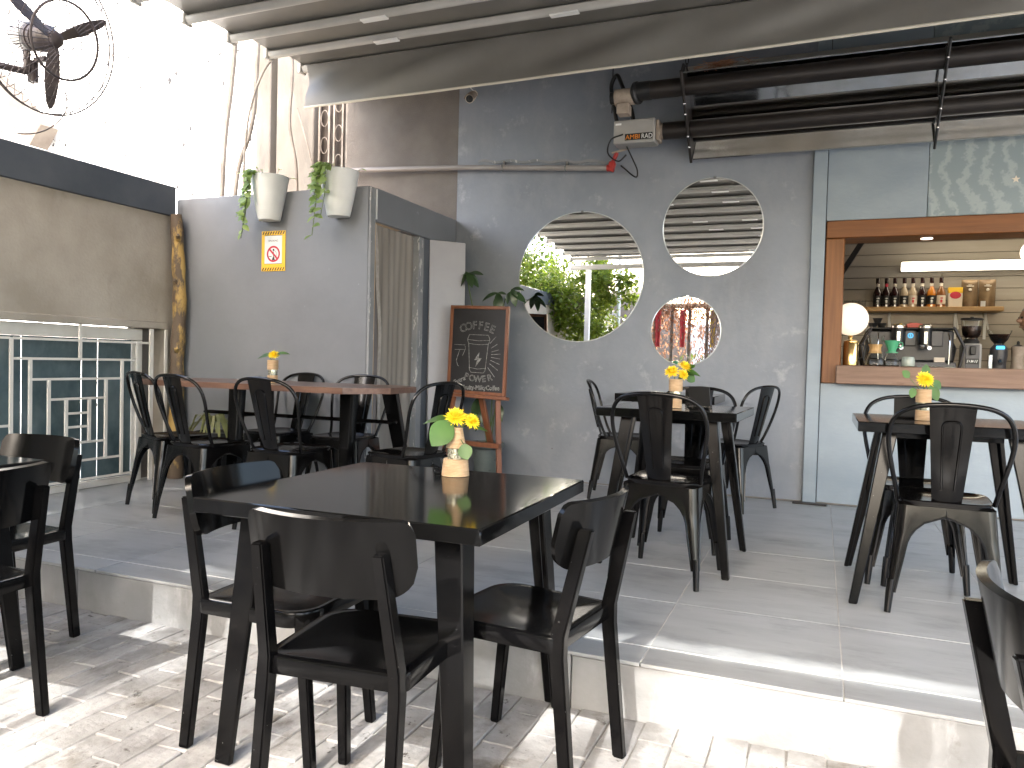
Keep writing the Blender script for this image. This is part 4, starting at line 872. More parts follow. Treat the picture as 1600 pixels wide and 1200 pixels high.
# ------------------------------------------------------------------ FLOWER VASES
def flower(mb, c, up, r, seed, layers=6):
    rn = random.Random(seed); up = Vector(up).normalized(); sx = up.orthogonal().normalized(); sy = up.cross(sx); c = Vector(c)
    for L in range(layers):
        e = L / (layers - 1); n = int(22 - 10 * e)
        for k in range(n):
            a = 2 * PI * (k + rn.random() * 0.6) / n; out = sx * math.cos(a) + sy * math.sin(a)
            el = -0.35 + 1.65 * e + rn.uniform(-.12, .12); d = out * math.cos(el) + up * math.sin(el)
            leaf_mb(mb, c + out * (r * 0.12 * (1 - e)), d, up, r * (1.0 - 0.32 * e) * rn.uniform(.85, 1.1), r * 0.20, -0.25, 3, 0.5)
    mb.sphere(c, r * 0.3, 10, 6)
def vase(loc, label, blooms, leaves, kind=0, s=1.0, seed=1, rz=0.0):
    t = thing('flower_vase', label, 'vase', loc, rz, 'twine wrapped flower vases')
    def coil(r0, z0, r1, z1, m, name='twine_wrap'):
        k = max(4, int((z1 - z0) / 0.0042)); prof = []
        for i in range(k * 3 + 1):
            f = i / (k * 3); r = r0 + (r1 - r0) * f; prof.append((r + (0.0012 if i % 3 else -0.0006), z0 + (z1 - z0) * f))
        put(name, MB().lathe([(r0 * 0.5, z0)] + prof + [(r1 * 0.55, z1)], 22), m, t)
    if kind == 0:
        coil(0.047 * s, 0.0005, 0.042 * s, 0.058 * s, 'twine')
        put('bead_band', MB().lathe([(0.0285 * s, 0.058 * s), (0.030 * s, 0.062 * s), (0.030 * s, 0.094 * s), (0.028 * s, 0.096 * s)], 20), 'glitter', t)
        coil(0.034 * s, 0.096 * s, 0.020 * s, 0.165 * s, 'twine'); zt = 0.168 * s
    else:
        coil(0.030 * s, 0.0005, 0.029 * s, 0.045 * s, 'twine')
        put('bead_band', MB().lathe([(0.026 * s, 0.045 * s), (0.0265 * s, 0.05 * s), (0.0265 * s, 0.075 * s), (0.026 * s, 0.078 * s)], 20), 'glitter', t)
        coil(0.031 * s, 0.078 * s, 0.031 * s, 0.135 * s, 'twine'); zt = 0.132 * s
    st = MB()
    for i, (x, y, z, r, up) in enumerate(blooms):
        fm = MB(); flower(fm, (x, y, z), up, r * 0.88, seed * 7 + i); fl = put('flower', fm, 'petal', t, ang=60)
        st.tube(smoothpath([(0, 0, zt - 0.03), (x * 0.5, y * 0.5, (zt + z) / 2), (x, y, z - 0.004)], 4), 0.0022, 6)
    for (bx_, by_, bz_, d, up, L, W, cl) in leaves:
        lf = MB(); leaf_mb(lf, (bx_, by_, bz_), d, up, L, W, cl, 8)
        st.tube([(0, 0, zt - 0.02), (bx_, by_, bz_)], 0.0018, 5); put('leaf', lf, 'leaf', t, ang=70)
    put('stems', st, 'stem', t)
    return t
R_ = Vector((0.93, 0.37, 0)); F_ = Vector((-0.37, 0.93, 0))           # right and away, as seen from the seat facing the wall
def rf_(r, f, z): v = R_ * r + F_ * f; return (v.x, v.y, z)
vase((-1.150, 2.365, 0.5753), 'jute vase with a yellow bloom and big green leaves on the foreground table',
     [(*rf_(-0.004, 0.0, 0.200), 0.046, rf_(-0.15, -0.5, 0.8)), (*rf_(0.052, -0.005, 0.188), 0.034, rf_(0.4, -0.5, 0.6))],
     [(*rf_(-0.02, -0.02, 0.185), rf_(-0.40, -0.35, -0.55), rf_(0.1, -1.0, 0.15), 0.105, 0.085, 0.10), (*rf_(-0.02, 0.02, 0.186), rf_(-1, 0.1, 0.25), rf_(0, -0.35, 1), 0.095, 0.06, 0.45),
      (*rf_(0.03, 0.01, 0.172), rf_(1, 0.0, -0.15), rf_(0, -.3, 1), 0.080, 0.032, 0.1), (*rf_(0.028, -0.035, 0.112), rf_(0.25, -0.25, -0.9), rf_(0, -1, 0), 0.055, 0.05, 0.0),
      (*rf_(0.02, 0.02, 0.18), rf_(0.6, 0.5, 0.5), rf_(0, -.5, 1), 0.07, 0.05, 0.2)], 0, 1.0, 1)
vase((-3.14, 3.85, 0.8022), 'slim jute vase with one yellow bloom on the long wooden table',
     [(*rf_(0.006, 0, 0.172), 0.040, rf_(0, -0.5, 0.8))],
     [(*rf_(-0.02, 0, 0.165), rf_(-1, -0.2, 0.0), rf_(0, -.4, 1), 0.075, 0.045, 0.3), (*rf_(0.02, 0, 0.172), rf_(0.9, 0, 0.5), rf_(0, -.4, 1), 0.075, 0.05, 0.5), (*rf_(-0.02, 0.02, 0.17), rf_(-0.8, 0.2, 0.2), rf_(0, -.4, 1), 0.06, 0.04, 0.2)], 1, 1.05, 2)
vase((-0.655, 3.78, 0.7635), 'jute vase with a cluster of yellow blooms under the smallest mirror',
     [(*rf_(-0.022, -0.01, 0.178), 0.040, rf_(-0.3, -0.6, 0.7)), (*rf_(0.03, -0.01, 0.165), 0.034, rf_(0.4, -0.6, 0.5)), (*rf_(0.045, 0.02, 0.205), 0.038, rf_(0.3, -0.4, 0.8))],
     [(*rf_(0.05, 0.02, 0.175), rf_(0.9, 0, 0.1), rf_(0, -.5, 1), 0.075, 0.06, 0.4), (*rf_(0.05, 0.02, 0.165), rf_(0.8, 0, -0.5), rf_(0, -1, 0.3), 0.06, 0.05, 0.2), (*rf_(0.05, 0.03, 0.19), rf_(0.7, 0.2, 0.5), rf_(0, -.5, 1), 0.06, 0.05, 0.3)], 1, 1.05, 3)
vase((0.415, 3.74, 0.7605), 'jute vase with a single yellow bloom on the table by the hatch',
     [(*rf_(-0.002, -0.01, 0.178), 0.042, rf_(0.0, -0.8, 0.55))],
     [(*rf_(0.01, 0.02, 0.19), rf_(0.2, 0, 1), rf_(0, -1, 0), 0.055, 0.04, 0.1), (*rf_(-0.065, 0, 0.185), rf_(-0.5, 0, 0.5), rf_(0, -1, 0.2), 0.04, 0.035, 0.1), (*rf_(0.03, 0, 0.155), rf_(0.35, -0.1, -0.9), rf_(0, -1, 0), 0.075, 0.045, 0.0),
      (*rf_(0.035, 0, 0.17), rf_(0.8, 0, -0.5), rf_(0, -1, 0.3), 0.055, 0.04, 0.2), (*rf_(-0.045, 0, 0.14), rf_(-0.2, -0.1, -0.9), rf_(0, -1, 0), 0.045, 0.035, 0.0)], 1, 1.0, 4)
# menu stands
def menu(loc, rz, w, h, label):
    t = thing('menu_stand', label, 'menu stand', loc, rz, 'small black menu stands')
    put('foot', MB().b2((-w / 2, -0.03, 0.0005), (w / 2, 0.03, 0.008), 0.002), 'black', t)
    put('board', MB().box((0, 0.0, h / 2 + 0.008), (w * 0.96, 0.006, h), Matrix.Rotation(0.2, 3, 'X'), 0.001), 'rubber', t)
menu((-0.55, 3.86, 0.7635), rad(-14), 0.11, 0.10, 'small black menu stand beside the vase under the smallest mirror')
menu((0.355, 3.86, 0.7605), rad(-10), 0.09, 0.085, 'small black menu stand left of the vase by the hatch')
menu((-1.225, 2.415, 0.5753), rad(-60), 0.10, 0.035, 'low black menu stand behind the vase on the foreground table')

# ------------------------------------------------------------------ CHALKBOARD EASEL
es = thing('chalkboard_easel', 'reddish wooden easel holding a chalkboard with a drawn coffee cup', 'easel')
EY = 5.50
tilt = 0.09
BM = basis((-2.50, EY - 0.02, 0.705), (0.985, -0.09, -0.03), (-0.012, tilt, 1))        # board plane: x across, y up
bw2, bh = 0.475, 0.70
put('chalk_panel', MB().b2((-bw2 / 2, 0.02, 0), (bw2 / 2, bh - 0.02, 0.012)).xf(BM), 'chalkboard', es, smooth=False)
fr = MB(); k = 0.026
put('board_frame', fr.b2((-bw2 / 2 - k, 0, -0.004), (-bw2 / 2, bh, 0.022), 0.003).b2((bw2 / 2, 0, -0.004), (bw2 / 2 + k, bh, 0.022), 0.003).b2((-bw2 / 2 + 0.0005, bh - k, -0.004), (bw2 / 2 - 0.0005, bh - 0.0005, 0.0215), 0.003).b2((-bw2 / 2 + 0.0005, 0.0005, -0.004), (bw2 / 2 - 0.0005, k, 0.0215), 0.003).xf(BM), 'easel', es)
put('ledge', MB().b2((-bw2 / 2 - 0.02, -0.028, -0.006), (bw2 / 2 + 0.055, -0.002, 0.045), 0.003).xf(BM), 'easel', es)
for s in (-1, 1):
    a = BM @ Vector((s * 0.20, -0.03, 0.012)); b = Vector((-2.50 + s * 0.245 + (0.02 if s > 0 else -0.0), EY - 0.14, 0.002))
    q = (a - b).to_track_quat('Z', 'Y').to_matrix()
    put('leg', MB().box((a + b) / 2, (0.040, 0.030, (a - b).length), q, 0.003), 'easel', es)
a = BM @ Vector((0.0, 0.10, -0.022)); b = Vector((-2.46, EY + 0.36, 0.004)); q = (a - b).to_track_quat('Z', 'Y').to_matrix()
put('rear_leg', MB().box((a + b) / 2, (0.045, 0.03, (a - b).length), q, 0.003), 'easel', es)
a = Vector((-2.725, EY - 0.088, 0.335)); b = Vector((-2.255, EY - 0.13, 0.325))
put('cross_bar', MB().box((a + b) / 2, (0.50, 0.05, 0.036), Matrix.Rotation(-0.09, 3, 'Z') @ Matrix.Rotation(0.02, 3, 'Y'), 0.003), 'easel', es)
ck = MB(); Z0 = 0.0145
def W(x, y): return BM @ Vector((x, y, Z0))
def stroke(P, r=0.0018): ck.tube([W(*p) for p in P], r, 5)
for i, c in enumerate('COFFEE'):
    th = (i - 2.5) * 0.17; xx = 0.30 * math.sin(th) - 0.01; yy = 0.505 + 0.30 * (math.cos(th) - 1) + 0.012
    text_mb(ck, c, 0.088, BM @ Matrix.Translation((xx, yy, Z0)) @ Matrix.Rotation(-th * 0.8, 4, 'Z'), 0.0015)
for i, c in enumerate('POWER'):
    th = (i - 2) * 0.19; xx = 0.30 * math.sin(th) + 0.015; yy = 0.100 - 0.30 * (math.cos(th) - 1) * 0.8
    text_mb(ck, c, 0.070, BM @ Matrix.Translation((xx, yy, Z0)) @ Matrix.Rotation(th * 0.8, 4, 'Z'), 0.0015)
cxx = 0.005
stroke([(cxx - 0.070, 0.19), (cxx - 0.088, 0.40), (cxx - 0.098, 0.42), (cxx - 0.098, 0.44), (cxx - 0.085, 0.47), (cxx + 0.085, 0.47), (cxx + 0.100, 0.44), (cxx + 0.098, 0.42), (cxx + 0.088, 0.40), (cxx + 0.070, 0.19), (cxx + 0.055, 0.172), (cxx - 0.055, 0.172), (cxx - 0.070, 0.19)], 0.0022)
stroke([(cxx - 0.09, 0.40), (cxx - 0.03, 0.393), (cxx + 0.03, 0.393), (cxx + 0.09, 0.40)]); stroke([(cxx - 0.10, 0.43), (cxx, 0.423), (cxx + 0.10, 0.43)]); stroke([(cxx - 0.076, 0.21), (cxx, 0.20), (cxx + 0.076, 0.21)])
ck.prism([(cxx + 0.012, 0.335), (cxx - 0.032, 0.27), (cxx - 0.004, 0.272), (cxx - 0.02, 0.215), (cxx + 0.036, 0.288), (cxx + 0.008, 0.288)], 0.0012, BM @ Matrix.Translation((0, 0, 0.0125)))
for a0, L0, L1 in ((0.75, 0.14, 0.21), (0.48, 0.13, 0.19), (0.25, 0.125, 0.19), (0.08, 0.12, 0.2), (-0.1, 0.12, 0.2), (-0.3, 0.12, 0.205), (-0.52, 0.125, 0.21), (-0.78, 0.13, 0.22)):
    stroke([(cxx + L0 * math.cos(a0), 0.31 + L0 * math.sin(a0)), (cxx + L1 * math.cos(a0), 0.31 + L1 * math.sin(a0) * 1.05)], 0.0024)
stroke([(-0.215, 0.385), (-0.115, 0.385)]); stroke([(-0.21, 0.345), (-0.11, 0.35), (-0.115, 0.375)]); stroke([(-0.115, 0.345), (-0.135, 0.30)]); stroke([(-0.165, 0.34), (-0.19, 0.26), (-0.175, 0.22), (-0.165, 0.215)])
text_mb(ck, 'Extra', 0.052, BM @ Matrix.Translation((-0.145, 0.088, Z0)) @ Matrix.Rotation(0.45, 4, 'Z') @ Matrix.Shear('XY', 4, (0.2, 0)), 0.0016)
text_mb(ck, 'Fruity-MilkyCoffee', 0.050, BM @ Matrix.Translation((0.045, 0.040, Z0)) @ Matrix.Rotation(0.04, 4, 'Z') @ Matrix.Diagonal((0.88, 1, 1, 1)), 0.0016)
put('chalk_drawing', ck, 'chalk', es, smooth=False)

# potted plant behind the easel
pp = thing('potted_plant', 'tall leafy plant in a grey-green pot behind the easel', 'plant', (-2.50, 5.72, 0))
put('pot', MB().lathe([(0.085, 0.003), (0.098, 0.02), (0.122, 0.26), (0.138, 0.275), (0.138, 0.31), (0.128, 0.315), (0.122, 0.30), (0.1, 0.28)], 28), 'pot_green', pp)
stp = MB(); lv = []
def branch(P, leaves, r=0.005):
    pts = smoothpath(P, 6); stp.tube(pts, r, 6)
    for f, d, L, Wd in leaves:
        b = pts[min(len(pts) - 1, int(f * (len(pts) - 1)))]; lf = MB(); leaf_mb(lf, b, d, (0, -0.6, 0.8), L, Wd, 0.35, 7); lv.append(lf)
branch([(0, 0, .28), (-.06, 0.02, .8), (-.15, .03, 1.30), (-.21, .0, 1.62), (-.20, 0.0, 1.69)], [(1, (-.5, -.3, -.55), .13, .06), (1, (.35, -.5, -.6), .14, .065), (0.97, (0.9, -.2, 0.15), .13, .06), (1, (.5, .3, -.5), .14, .06), (0.97, (-1, 0, 0.1), .12, .06), (.84, (-.5, -.2, -.5), .12, .055), (.84, (.7, -.2, -.4), .13, .055)])
branch([(0.02, 0, .28), (.03, 0.02, .9), (.04, .03, 1.35), (.06, .0, 1.52)], [(1, (-.9, -.3, -.2), .14, .065), (1, (.3, -.4, -.8), .15, .07), (.95, (0.0, -.5, -.8), .12, .055), (1, (.9, 0, .1), .07, .04)])
branch([(0.03, 0, .28), (.08, 0.02, .9), (.10, .02, 1.40), (.20, -.03, 1.55)], [(1, (.25, -.3, -.8), .14, .065), (.97, (.9, -.2, -.35), .15, .07), (1, (.8, 0, .1), .09, .05), (.95, (-.2, -.4, -.7), .10, .05)], 0.004)
branch([(0.0, 0, .28), (-.03, -.02, .5), (-.06, -.03, .68)], [(1, (-.2, -.4, -.8), .20, .09), (.8, (.3, -.3, -.7), .17, .07), (.6, (-.3, -.4, -.6), .14, .06)], 0.005)
branch([(0.0, 0, .28), (.05, -.02, .5), (.10, -.0, .62)], [(1, (.3, -.4, -.6), .11, .05), (.8, (.5, -.3, -.4), .1, .05)], 0.004)
put('stems', stp, 'stem', pp)
for lf in lv: put('leaf', lf, 'leaf_dark', pp, ang=70)

# striped plant behind the long table
sp = thing('spider_plant', 'pot of pale arching striped leaves on the floor by the booth', 'plant', (-4.12, 4.42, 0))
put('pot', MB().lathe([(0.10, 0.003), (0.11, 0.02), (0.15, 0.34), (0.16, 0.36), (0.16, 0.40), (0.145, 0.405), (0.14, 0.38)], 26), 'rubber', sp)
rr = random.Random(21)
for k in range(26):
    a = 2 * PI * k / 26 + rr.uniform(-.2, .2); L = rr.uniform(.2, .34); lf = MB()
    P = [Vector((math.cos(a) * L * t_, math.sin(a) * L * t_ * 0.6 , 0.39 + 0.20 * math.sin(PI * min(1, t_ * .9 + .08)) * rr.uniform(.5, 1) - .16 * t_ * t_)) for t_ in (0.05, .3, .55, .8, 1.0)]
    side = Vector((-math.sin(a), math.cos(a), 0)); vs = []; ww = (.008, .011, .011, .008, .001)
    for p, w in zip(P, ww): vs += [p - side * w, p + side * w]
    lf.add(vs, [(2 * i, 2 * i + 1, 2 * i + 3, 2 * i + 2) for i in range(4)]); put('leaf', lf, 'leaf_pale', sp, ang=70)

# leaning log
lg = thing('bark_log', 'yellow half-peeled log standing upright in the corner by the booth', 'log')
put('trunk', MB().tube(smoothpath([(-4.62, 4.54, 0.004), (-4.615, 4.545, 0.5), (-4.625, 4.55, 0.9), (-4.60, 4.545, 1.3), (-4.625, 4.55, 1.7), (-4.64, 4.54, 2.035)], 5), 0.05, 14, radii=[0.058 - 0.014 * i / 25 + 0.004 * math.sin(i * 1.7) for i in range(26)]), 'bark', lg)
for z, a in ((0.98, 0.3), (1.5, -0.6), (1.84, 0.5)): put('knot', MB().tube([(-4.61, 4.53, z), (-4.58 + .03 * a, 4.485, z + 0.03)], 0.018, 8, radii=[0.026, 0.012]), 'bark', lg)

# smoking sign
sg = thing('warning_sign', 'yellow striped warning sign with a red prohibition ring on the booth', 'sign')
sm_ = basis((-3.776, BY - 0.0012, 1.742), (1, 0, 0), (0, 0, 1))
sw, sh = 0.215, 0.295
put('plate', MB().b2((-sw / 2, -sh / 2, 0), (sw / 2, sh / 2, 0.004), 0.001).xf(sm_), 'yellow', sg)
for yb_ in (sh / 2 - 0.026, -sh / 2 + 0.004):
    for i in range(9):
        x = -sw / 2 + 0.006 + i * 0.0228; put('stripe', MB().prism([(x, yb_), (x + 0.010, yb_), (x + 0.022, yb_ + 0.022), (x + 0.012, yb_ + 0.022)], 0.0012, sm_ @ Matrix.Translation((0, 0, 0.004))), 'sign_black', sg, smooth=False)
put('white_field', MB().b2((-0.078, -0.092, 0.004), (0.078, 0.112, 0.0052)).xf(sm_), 'offwhite', sg, smooth=False)
put('thin_border', MB().b2((-0.081, -0.0955, 0.004), (0.081, -0.0925, 0.005)).b2((-0.081, 0.1125, 0.004), (0.081, 0.1155, 0.005)).xf(sm_), 'sign_black', sg, smooth=False)
rg = MB(); N = 36; c0 = Vector((0.003, -0.022))
vs = []
for k in range(N):
    a = 2 * PI * k / N
    for r in (0.060, 0.046): vs.append(sm_ @ Vector((c0.x + r * math.cos(a), c0.y + r * math.sin(a), 0.0064)))
rg.add(vs, [(2 * k, 2 * ((k + 1) % N), 2 * ((k + 1) % N) + 1, 2 * k + 1) for k in range(N)])
rg.box((0, 0, 0), (0.014, 0.102, 0.0012)); rg.v[-8:] = [sm_ @ (Matrix.Translation((c0.x, c0.y, 0.0062)) @ Matrix.Rotation(rad(45), 4, 'Z') @ p) for p in rg.v[-8:]]
put('prohibition_ring', rg, 'sign_red', sg, smooth=False)
ic = MB(); Z = sm_ @ Matrix.Translation((c0.x, c0.y, 0.0054))
ic.prism([(-0.014, -0.045), (0.014, -0.045), (0.004, -0.020), (-0.004, -0.020)], 0.0004, Z); ic.prism([(-0.003, -0.02), (0.003, -0.02), (0.003, 0.018), (-0.003, 0.018)], 0.0004, Z)
ic.prism([(0.008 * math.cos(2 * PI * k / 12), 0.030 + 0.008 * math.sin(2 * PI * k / 12)) for k in range(12)], 0.0004, Z)
ic.prism([(-0.042, -0.018), (-0.016, -0.021), (-0.016, -0.016), (-0.042, -0.013)], 0.0004, Z)
ic.tube([Z @ Vector((0.004 + 0.026 * math.sin(t_ * 3), -0.03 + 0.055 * t_, 0.0004)) for t_ in [k / 10 for k in range(11)]], 0.0012, 4)
text_mb(ic, 'SMOKING', 0.020, sm_ @ Matrix.Translation((0.0, 0.068, 0.0056)), 0, 0.0002)
put('pictogram', ic, 'sign_black', sg, smooth=False)

# planters hooked on the booth
def planter(x, label, seed, lean):
    t = thing('hanging_planter', label, 'planter', (x, BY - 0.055, 1.955), 0, 'white planters straddling the booth top')
    vs = []; n = 32; prof = [(0.0, 0.078), (0.006, 0.082), (0.12, 0.107), (0.30, 0.138), (0.315, 0.140), (0.318, 0.135), (0.30, 0.130), (0.27, 0.125)]
    m = MB()
    for z, r in prof:
        for k in range(n):
            a = 2 * PI * k / n; px = r * math.cos(a); py = r * 0.95 * math.sin(a)
            lim = 0.050 if z < 0.235 else 9.0                        # the body is cut away behind so it can straddle the panel
            vs.append((px, min(py, lim), z))
    fs = [tuple(range(n - 1, -1, -1))]
    for i in range(len(prof) - 1):
        for k in range(n): fs.append((i * n + k, i * n + (k + 1) % n, (i + 1) * n + (k + 1) % n, (i + 1) * n + k))
    put('pot', m.add(vs, fs), 'offwhite', t, ang=30)
    put('soil', MB().lathe([(1e-4, 0.275), (0.124, 0.275)], 24, cap=False), 'gate_back', t)
    rn = random.Random(seed); st = MB()
    for q in range(6):
        a = PI * 1.5 + rn.uniform(-.75, .35) + lean; d = Vector((math.cos(a), math.sin(a), 0)); L = rn.uniform(.12, .40) if q else .44
        P = [Vector((0, 0, .29)) + d * .06, Vector((0, 0, .345)) + d * .125, Vector((0, 0, .30)) + d * .158, Vector((lean * .08 * L, 0, .30 - L * .5)) + d * .155, Vector((lean * .20 * L - 0.03, 0, .30 - L)) + d * .14]
        pts = smoothpath(P, 7); st.tube(pts, 0.003, 5)
        for i in range(4, len(pts), 1):
            if rn.random() < .62:
                dd = Vector((rn.uniform(-1, 1), -rn.uniform(.2, .9), rn.uniform(-.9, .3))); lf = MB()
                leaf_mb(lf, pts[i], dd, (rn.uniform(-.3, .3), -.7, .7), rn.uniform(.045, .075), rn.uniform(.034, .055), .3, 4); put('leaf', lf, 'leaf_var', t, ang=70)
    for k in range(10):
        a = rn.uniform(0, 2 * PI); lf = MB(); b = Vector((.1 * math.cos(a), .1 * math.sin(a), .29)); tip = b + Vector((.05 * math.cos(a), .05 * math.sin(a), rn.uniform(.02, .07)))
        st.tube([b, tip], .002, 4); leaf_mb(lf, tip, (math.cos(a), math.sin(a), .1), (0, 0, 1), .045, .03, .3, 4); put('leaf', lf, 'leaf_var', t, ang=70)
    put('stems', st, 'stem', t)
planter(-3.775, 'left white planter with pale trailing leaves hung on the booth top', 5, -0.55)
planter(-3.175, 'right white planter with a long green trailing vine on the booth top', 8, -0.25)

# ------------------------------------------------------------------ FAN
fn_ = thing('wall_fan', 'big caged industrial fan with three dark blades above the left wall', 'fan', (-4.40, 3.345, 2.865))
AX = Vector((0.96, 0.03, -0.20)).normalized(); FM = AX.to_track_quat('Z', 'Y').to_matrix()
for o_, nm in ((-0.25, 'motor'),):
    put('motor', MB().lathe([(0.02, -0.34), (0.07, -0.325), (0.085, -0.29), (0.088, -0.20), (0.08, -0.195)], 24, (0, 0, 0), FM), 'fan_grey', fn_)
    put('motor_front', MB().lathe([(0.078, -0.195), (0.082, -0.19), (0.082, -0.172), (0.075, -0.17), (0.075, -0.155), (0.082, -0.153), (0.082, -0.135), (0.075, -0.133), (0.075, -0.118), (0.082, -0.116), (0.080, -0.06), (0.055, -0.03), (0.05, 0.0), (0.02, 0.01)], 24, (0, 0, 0), FM), 'fan_dark', fn_)
for k in range(3):
    a0 = rad(-84 + 120 * k)
    def bl_(u, v):
        r = 0.04 + 0.37 * u; w = 0.056 * (0.45 + 0.75 * math.sin(PI * min(1, u * 0.85 + 0.12))) * (1 if u < .97 else .45); tw = 0.55 - 0.35 * u
        q = (v - .5) * 2 * w * 0.62
        p = Vector((r, q * math.cos(tw), q * math.sin(tw) + 0.0))
        c, s_ = math.cos(a0), math.sin(a0); return FM @ Vector((p.x * c - p.y * s_, p.x * s_ + p.y * c, p.z - 0.01))
    put('blade', MB().grid(bl_, 12, 4, 0.006), 'fan_dark', fn_)
put('hub', MB().lathe([(0.045, -0.03), (0.045, 0.015), (0.02, 0.03)], 18, (0, 0, 0), FM), 'fan_dark', fn_)
cg = MB()
def ringp(r, z, n=60): return [FM @ Vector((r * math.cos(2 * PI * k / n), r * math.sin(2 * PI * k / n), z)) for k in range(n)]
for r, z, th in ((0.445, -0.03, 0.0055), (0.44, -0.06, 0.004), (0.225, 0.085, 0.008), (0.34, 0.05, 0.0022), (0.39, 0.02, 0.002), (0.285, 0.067, 0.002), (0.16, 0.09, 0.002), (0.10, 0.095, 0.003), (0.36, -0.16, 0.0016)): cg.tube(ringp(r, z), th, 6, closed=True)
for k in range(44):
    a = 2 * PI * k / 44; f = lambda r, z: FM @ Vector((r * math.cos(a), r * math.sin(a), z))
    cg.tube([f(0.10, 0.095), f(0.225, 0.082), f(0.34, 0.048), f(0.43, 0.0), f(0.445, -0.03)], 0.0024, 4); cg.tube([f(0.445, -0.03), f(0.42, -0.11), f(0.30, -0.18), f(0.10, -0.19)], 0.0024, 4)
put('cage', cg, 'fan_dark', fn_)
put('arm', MB().tube(smoothpath([FM @ Vector((0, 0, -0.25)) + Vector((0, 0, -0.08)), FM @ Vector((0, 0, -0.25)) + Vector((0.0, 0, -0.20)), (-0.26, -0.02, -0.165), (-0.30, -0.30, -0.19), (-0.32, -0.62, -0.22), (-0.40, -0.75, -0.62)], 6), 0.022, 10), 'fan_dark', fn_)
put('bracket', MB().cyl((-0.245, 0.035, -0.22), (-0.245, 0.035, -0.09), 0.03, 12).box((-0.17, 0.03, -0.09), (0.10, 0.03, 0.03), None, .004), 'fan_dark', fn_)
put('cord', MB().tube(smoothpath([(-0.15, 0.05, -0.09), (0.02, 0.06, -0.32), (0.02, 0.02, -0.48), (-0.05, -0.12, -0.60), (-0.2, -0.4, -0.62), (-0.28, -0.62, -0.62)], 8), 0.004, 6), 'fan_dark', fn_)

# ------------------------------------------------------------------ BAR: what stands behind the hatch
def lamp(name, label, mb, m): return tag(put(name, mb, m), label, 'lamp')
ls = thing('strip_light', 'long glowing white strip light on the boarded kitchen wall', 'lamp')
put('diffuser', MB().b2((0.69, BK - 0.30, 1.942), (2.9, BK - 0.24, 2.024), 0.006), 'lamp_strip', ls)
put('housing', MB().b2((0.70, BK - 0.239, 1.955), (2.89, BK - 0.001, 2.01), 0.004), 'white', ls)
gl = thing('globe_lamp', 'round glowing globe lamp at the left side of the hatch', 'lamp')
put('globe', MB().sphere((0.205, 6.6, 1.370), 0.128, 32, 20), 'lamp_globe', gl)
put('base', MB().lathe([(0.06, 0.9455), (0.06, 0.965), (0.014, 0.975), (0.014, 1.25)], 16, (0.205, 6.6, 0)), 'brass', gl)
pd = thing('pendant_lamp', 'small pendant globe lamp at the right edge of the hatch', 'lamp')
put('globe', MB().sphere((1.66, 7.8, 2.02), 0.10, 24, 14), 'lamp_pend', pd); put('cord', MB().cyl((1.66, 7.8, 2.11), (1.66, 7.8, 2.749), 0.006, 6), 'rubber', pd)

sh_ = thing('wall_shelf', 'pine shelf of bottles fixed to the boarded wall', 'shelf')
put('board', MB().b2((0.24, BK - 0.26, 1.556), (1.56, BK - 0.001, 1.598), 0.004), 'shelf', sh_)
for x in (0.42, 0.62, 1.20, 1.45): put('bracket', MB().b2((x - 0.012, BK - 0.02, 1.30), (x + 0.012, BK - 0.001, 1.555), 0.002).box((x, BK - 0.11, 1.47), (0.012, 0.24, 0.012), Matrix.Rotation(rad(42), 3, 'X')), 'white', sh_)
SY = BK - 0.14
names = ['bottle_dark', 'bottle_dark', 'bottle_dark', 'bottle_clear', 'bottle_clear', 'bottle_dark', 'bottle_orange', 'bottle_amber']
blab = ['dark syrup bottle at the left end of the shelf row', 'dark syrup bottle with a wine-red neck, second on the shelf', 'dark syrup bottle with pale shoulder, third on the shelf', 'syrup bottle with cream neck and dark label, fourth on the shelf',
        'pale syrup bottle with a cream label, fifth on the shelf', 'dark syrup bottle between the pale and the orange bottle', 'orange-necked syrup bottle with a dark label on the shelf', 'tall clear bottle with a pouring spout, last before the tea box']
lcol = ['offwhite', 'offwhite', 'offwhite', 'sign_black', 'label_cream', 'offwhite', 'sign_black', 'label_cream']
for i in range(8):
    x = (0.497, 0.575, 0.651, 0.734, 0.810, 0.891, 0.971, 1.053)[i]
    t = thing('syrup_bottle', blab[i], 'bottle', (x, SY, 1.5985), 0, 'syrup bottles on the pine shelf'); t.scale = (1.12, 1.12, 1.0)
    put('body', MB().lathe([(0.030, 0.0005), (0.036, 0.006), (0.036, 0.125), (0.033, 0.15), (0.016, 0.195), (0.0135, 0.205), (0.0135, 0.25)], 20), names[i], t)
    put('neck', MB().lathe([(0.0142, 0.205), (0.0142, 0.235)], 16), 'label_cream' if i not in (1,) else 'sign_red', t)
    put('cap', MB().lathe([(0.0165, 0.236), (0.017, 0.25), (0.0165, 0.288), (0.012, 0.29)], 16), 'bottle_dark', t)
    lb = put('label', MB().grid(lambda u, v: (0.0368 * math.cos(PI * (1.12 + .76 * u)), 0.0368 * math.sin(PI * (1.12 + .76 * u)), 0.03 + 0.085 * v), 10, 1, -0.0004), 'label_cream' if lcol[i] == 'label_cream' else 'sign_black', t)
    e = MB(); e.sphere((0, -0.0372, 0.060), 0.010, 8, 6, (1, .08, 1.4)); e.sphere((0.002, -0.0372, 0.088), 0.012, 8, 6, (1.1, .08, .5)); e.box((0, -0.0374, 0.042), (0.020, 0.0006, 0.004))
    put('label_print', e, 'sign_red' if lcol[i] == 'label_cream' else 'offwhite', lb)
    if i == 7: put('spout', MB().cyl((0, 0, .29), (0, -0.005, .325), 0.004, 8), 'chrome', t)
tb = thing('tea_box', 'yellow and cream tea box with a red badge on the shelf', 'box', (1.172, SY, 1.5985))
